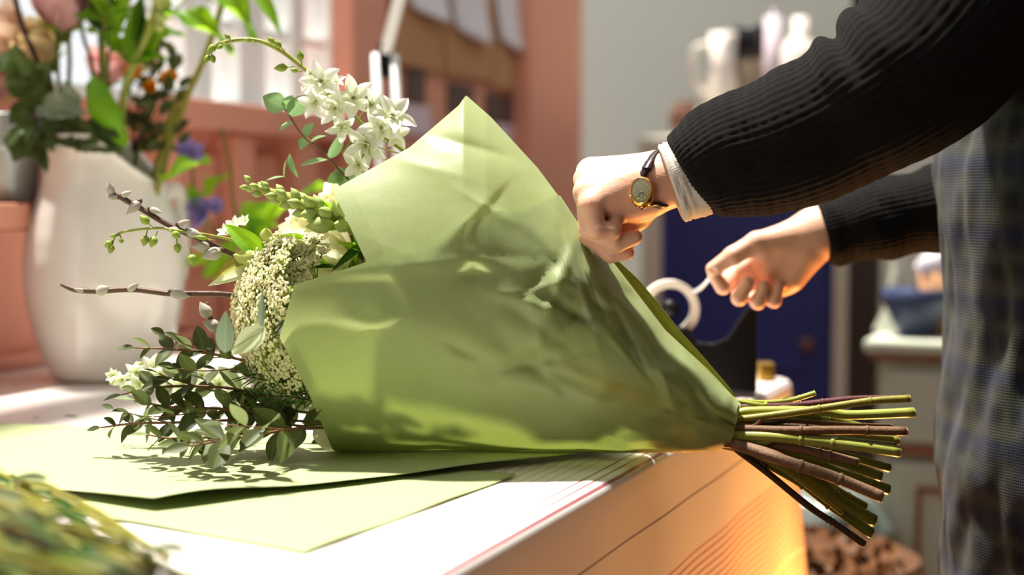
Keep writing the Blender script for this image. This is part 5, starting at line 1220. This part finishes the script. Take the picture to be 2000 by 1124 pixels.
# ---- sleeves: swept knit tubes with ribs and folds
def sleeve(name, pts, rs, ribs, m, folds, parent, seg=220, n=16, amp=.0005, sq=1.0, tilt0=None):
    q = crom([P(*a) for a in pts], n); N_ = len(q); R_ = crom([V((r, 0, 0)) for r in rs], n); mb = MB(); u = None; rings = []
    for i, c_ in enumerate(q):
        ax = (q[min(i + 1, N_ - 1)] - q[max(i - 1, 0)]).normalized(); u = UP - ax * UP.dot(ax) if u is None else u - ax * u.dot(ax); u.normalize(); w_ = ax.cross(u); ring = []
        s_ = i / (N_ - 1)
        for k_ in range(seg):
            a = 2 * math.pi * k_ / seg; r = R_[i].x
            fo_ = folds(s_, a)
            wv_ = .0016 * noise.noise(V((math.cos(a) * 2, math.sin(a) * 2, s_ * 14)))
            rb = amp * math.cos(ribs * a + 1.2 * noise.noise(V((s_ * 5, math.cos(a) * 1.5, math.sin(a) * 1.5)))) * (1 + .4 * math.sin(s_ * 160 + 3 * a))
            rad = r + rb + fo_ + wv_
            mb.v.append(c_ + u * math.cos(a) * rad + w_ * math.sin(a) * rad * sq); ring.append(len(mb.v) - 1)
        rings.append(ring)
    # turn the hem inwards
    ax0 = (q[1] - q[0]).normalized()
    for k2_, (sc_, sh_) in enumerate(((.93, -.0015), (.86, .004), (.84, .03))):
        ring = []
        for k_ in range(seg): v_ = mb.v[rings[0][k_]] if k2_ == 0 else mb.v[first[k_]]; ring.append(len(mb.v)); mb.v.append(q[0] + (mb.v[rings_first[k_]] - q[0]) * sc_ + ax0 * sh_) if k2_ else mb.v.append(q[0] + (v_ - q[0]) * sc_ + ax0 * sh_)
        if k2_ == 0: rings_first = rings[0]; first = rings[0]
        rings.insert(0, ring)
    for i in range(len(rings) - 1):
        for k_ in range(seg): mb.f.append([rings[i][k_], rings[i][(k_ + 1) % seg], rings[i + 1][(k_ + 1) % seg], rings[i + 1][k_]])
    return mb.build(name, m, parent)
def nf(s_, a):
    up_ = max(0, math.cos(a)) ** 1
    f_ = .006 * math.exp(-((s_ - .70) / .03) ** 2) * up_ - .010 * math.exp(-((s_ - .645) / .02) ** 2) * up_ + .005 * math.exp(-((s_ - .60) / .03) ** 2) * up_
    f_ += .0018 * math.sin(s_ * 30 + 1.6 * math.sin(a)) * math.exp(-((s_ - .55) / .25) ** 2) * (.5 + .5 * math.cos(a - .8))
    return f_ - .004 * math.exp(-(s_ / .025) ** 2)
kk = 1.36 / F
sleeve('sweater_sleeve', [(1344, 351, 1.385), (1372, 334, 1.382), (1420, 312, 1.378), (1490, 292, 1.372), (1560, 268, 1.362), (1640, 228, 1.35), (1720, 180, 1.338), (1800, 120, 1.335), (1880, 20, 1.345), (1960, -90, 1.36)],
       [r * kk for r in (84, 104, 120, 131, 137, 142, 152, 166, 185, 200)], 54, 'sweater_knit', nf, pe)
def ff2(s_, a): return .003 * math.sin(s_ * 26 + 2 * math.sin(a)) - .003 * math.exp(-(s_ / .03) ** 2)
k2 = 1.73 / F
sleeve('sweater_sleeve', [(1606, 458, 1.72), (1660, 445, 1.72), (1740, 424, 1.725), (1830, 408, 1.73), (1930, 370, 1.74), (2040, 180, 1.75), (2090, 0, 1.755)],
       [r * k2 for r in (60, 70, 79, 86, 92, 104, 116)], 48, 'sweater_knit', ff2, pe, amp=.0005)
# white cuff
sleeve('shirt_cuff', [(1312, 360, 1.386), (1334, 352, 1.385), (1375, 336, 1.382), (1420, 318, 1.38)], [r * kk for r in (79, 81, 84, 84)], 90, 'shirt_cuff', lambda s_, a: .0012 * math.sin(3 * a), pe, amp=.0005, n=8)
# ---- sweater body (shoulders and chest)
def trunk(name, m, zs_, xl, rx, ry, fold, parent, seg=160, inset=0.0, tail=0):
    mb = MB(); rings = []; uvs = []
    for i, z in enumerate(zs_):
        ring = []; cx = xl(z) + rx(z)
        for k_ in range(seg):
            a = 2 * math.pi * k_ / seg; f_ = fold(z, a); ring.append(len(mb.v))
            ca, sa = math.cos(a), math.sin(a); e_ = .8
            mb.v.append(V((cx - (rx(z) + f_ - inset) * abs(ca) ** e_ * (1 if ca > 0 else -1), TY - (ry(z) + f_ - inset) * abs(sa) ** e_ * (1 if sa > 0 else -1), z)))
            uvs.append((a * .17, z))
        rings.append(ring)
    for i in range(len(rings) - 1):
        for k_ in range(seg): mb.f.append([rings[i][k_], rings[i][(k_ + 1) % seg], rings[i + 1][(k_ + 1) % seg], rings[i + 1][k_]][::-1])
    o = mb.build(name, m, parent); ul = o.data.uv_layers.new(name='UVMap')
    for p_ in o.data.polygons:
        for li in p_.loop_indices:
            vi = o.data.loops[li].vertex_index; a_, z_ = uvs[vi]
            if vi % seg == 0 and any(o.data.loops[l2].vertex_index % seg == seg - 1 for l2 in p_.loop_indices): a_ = 2 * math.pi * .17
            ul.data[li].uv = (a_, z_)
    return o
# front outline of the garment, read against the picture
ylist = [60, 200, 320, 420, 520, 600, 700, 800, 880, 930, 1000, 1124, 1400]; xlist = [1858, 1842, 1824, 1829, 1840, 1847, 1846, 1843, 1838, 1836, 1846, 1852, 1850]
ozs = [P(x, y, 1.55).z for x, y in zip(xlist, ylist)][::-1]; oxs = [P(x, y, 1.55).x + .004 for x, y in zip(xlist, ylist)][::-1]
def pl_fold(z, a):
    q = noise.noise(V((math.cos(a) * 1.6, math.sin(a) * 1.6, z * 7 - a * 1.1)))
    return -.010 + .011 * q + .006 * noise.noise(V((math.cos(a) * 4, math.sin(a) * 4, z * 15 - a * 3)))
ztop = sh_n.z - .06
trunk('plaid_garment', 'plaid_wool', list(np.linspace(.34, ztop, 130)), lambda z: interp(ozs, oxs, z) + (.0 if z > .5 else -.02 * (.5 - z)), lambda z: .15, lambda z: .18, pl_fold, pe)
trunk('sweater_body', 'sweater_knit', list(np.linspace(ztop - .05, sh_n.z + .05, 20)), lambda z: interp(ozs, oxs, ztop) + .012 + max(0, z - ztop) * .55, lambda z: .145 - max(0, z - ztop) * .5, lambda z: .185 - max(0, z - ztop) * .55, lambda z, a: 0, pe, seg=64)
yk = crom([sh_n + V((.005, -.04, -.02)), sh_n + V((.05, .06, .015)), (sh_n + sh_f) / 2 + V((.03, 0, .025)), sh_f + V((.0, -.06, .015)), sh_f + V((0, .04, -.02))], 8)
MB().tube(yk, [.085, .098, .10, .098, .085], 40).build('sweater_yoke', 'sweater_knit', pe)
for s_ in (-1, 1):
    MB().tube(crom([V((TX, TY + s_ * .085, .55)), V((TX + .01, TY + s_ * .085, .3)), V((TX + .02, TY + s_ * .085, .09))], 6), [.09, .07, .055], 20).build('trouser_leg', 'trouser', pe)
    sm_ = MB(); sm_.ell(Matrix.Translation((TX - .05, TY + s_ * .085, .045)) @ Matrix.Diagonal((.13, .048, .038, 1)), 20, 10); sm_.ell(Matrix.Translation((TX + .03, TY + s_ * .085, .075)) @ Matrix.Diagonal((.055, .05, .05, 1)), 16, 8)
    sm_.build('shoe', 'shoe_leather', pe)

# ---- wristwatch
wc = P(1253, 374, HD - .0305); wn = V((-.28, -.90, .30)).normalized(); wy = V((-.12, 0, 1)); wy = (wy - wn * wy.dot(wn)).normalized(); wx = wy.cross(wn)
def WPt(x, y, z): return wc + wx * x + wy * y + wn * z
def oct_prism(rx, ry, z0, z1, n=28, pw=2.6):
    mb = MB(); r0 = []
    for (k_, z) in ((1.0, z0), (1.0, z1 * .5 + z0 * .5), (.9, z1), (0.001, z1)):
        for i in range(n):
            a = 2 * math.pi * i / n; ca, sa = math.cos(a), math.sin(a); e_ = 2 / pw
            mb.v.append(WPt(rx * k_ * abs(ca) ** e_ * (1 if ca > 0 else -1), ry * k_ * abs(sa) ** e_ * (1 if sa > 0 else -1), z))
    for i in range(3):
        for k_ in range(n): mb.f.append([i * n + k_, i * n + (k_ + 1) % n, (i + 1) * n + (k_ + 1) % n, (i + 1) * n + k_])
    return mb
wa = oct_prism(.0113, .0150, -.004, .0018).build('wristwatch', 'gold', pe, org=wc); wa['label'] = 'small gold wristwatch with dark leather strap'
oct_prism(.0092, .0124, .0017, .00205, pw=2.0).build('dial', 'watch_dial', wa, org=wc)
bz = MB(); bz.tube([WPt(.0098 * math.cos(a * math.pi / 16), .0132 * math.sin(a * math.pi / 16), .0019) for a in range(33)], .0008, 8, False); bz.build('bezel', 'gold', wa, org=wc)
oct_prism(.0092, .0124, .0021, .0030, pw=2.0).build('crystal', 'watch_crystal', wa, org=wc)
for ang, L in ((4.2, .006), (5.4, .0042)): MB().tube([WPt(0, 0, .00208), WPt(math.cos(ang) * L, math.sin(ang) * L, .00208)], .0004, 6).build('watch_hand', 'dark_hand', wa, org=wc)
for i in range(12):
    a = i * math.pi / 6; MB().tube([WPt(math.cos(a) * .0062, math.sin(a) * .0086, .0021), WPt(math.cos(a) * .0071, math.sin(a) * .0099, .0021)], .00028, 5).build('hour_mark', 'gold', wa, org=wc)
MB().tube([WPt(-.0096, -.004, 0), WPt(-.0122, -.004, 0)], [.0014, .0016], 10).build('crown', 'gold', wa, org=wc)
for s_ in (-1, 1):
    for k_ in (-1, 1): MB().tube([WPt(k_ * .0045, s_ * .012, -.001), WPt(k_ * .0042, s_ * .0155, -.003)], .0013, 8).build('lug', 'gold', wa, org=wc)
    MB().tube([WPt(-.0045, s_ * .0152, -.003), WPt(.0045, s_ * .0152, -.003)], .0009, 8).build('spring_bar', 'gold', wa, org=wc)
def strap(pts, wd, th_):
    q = crom(pts, 8); mb = MB(); g = []
    for i, c_ in enumerate(q):
        ax = (q[min(i + 1, len(q) - 1)] - q[max(i - 1, 0)]).normalized(); o_ = (c_ - P(1292, 354, HD)).normalized(); sd = ax.cross(o_).normalized(); o_ = sd.cross(ax)
        g.append([c_ + sd * wd * a + o_ * th_ * b for a, b in ((-1, -1), (-1.05, 0), (-1, 1), (0, 1.2), (1, 1), (1.05, 0), (1, -1), (-1, -1))])
    return mb.grid(g)
top_ = [WPt(0, .0152, -.003), P(1264, 326, HD - .024), P(1277, 303, HD - .010), P(1296, 289, HD + .008), P(1310, 288, HD + .03)]
strap(top_, .0034, .0011).build('strap', 'strap_leather', wa)
strap([WPt(0, -.0152, -.003), P(1278, 400, HD - .021), P(1296, 404, HD - .014), P(1312, 398, HD + .0)], .0034, .0011).build('strap', 'strap_leather', wa)
kpr = strap([P(1262, 331, HD - .0255), P(1270, 317, HD - .020)], .0041, .0021); kpr.build('strap_keeper', 'strap_leather', wa)

# ---- strip of tape pulled from the roll to the far hand
mat('tape_strip', (.86, .82, .84), .15, .02, 10, spec=.7, trans=.5)
A0 = DP(1352, 572); B0 = P(1390, 538, RD - .006); g = []
for i in range(13):
    t_ = i / 12; c_ = A0.lerp(B0, t_) + Z3 * (-.004 * math.sin(math.pi * t_)); g.append([c_ + V((-.15, -.5, .25)) * .011, c_, c_ + V((.15, .5, -.25)) * .011])
tp_ = MB().grid(g).build('tape_strip', 'tape_strip', None, solid=.0002); tag(tp_, 'clear tape strip stretched from the roll to the far hand', 'tape')
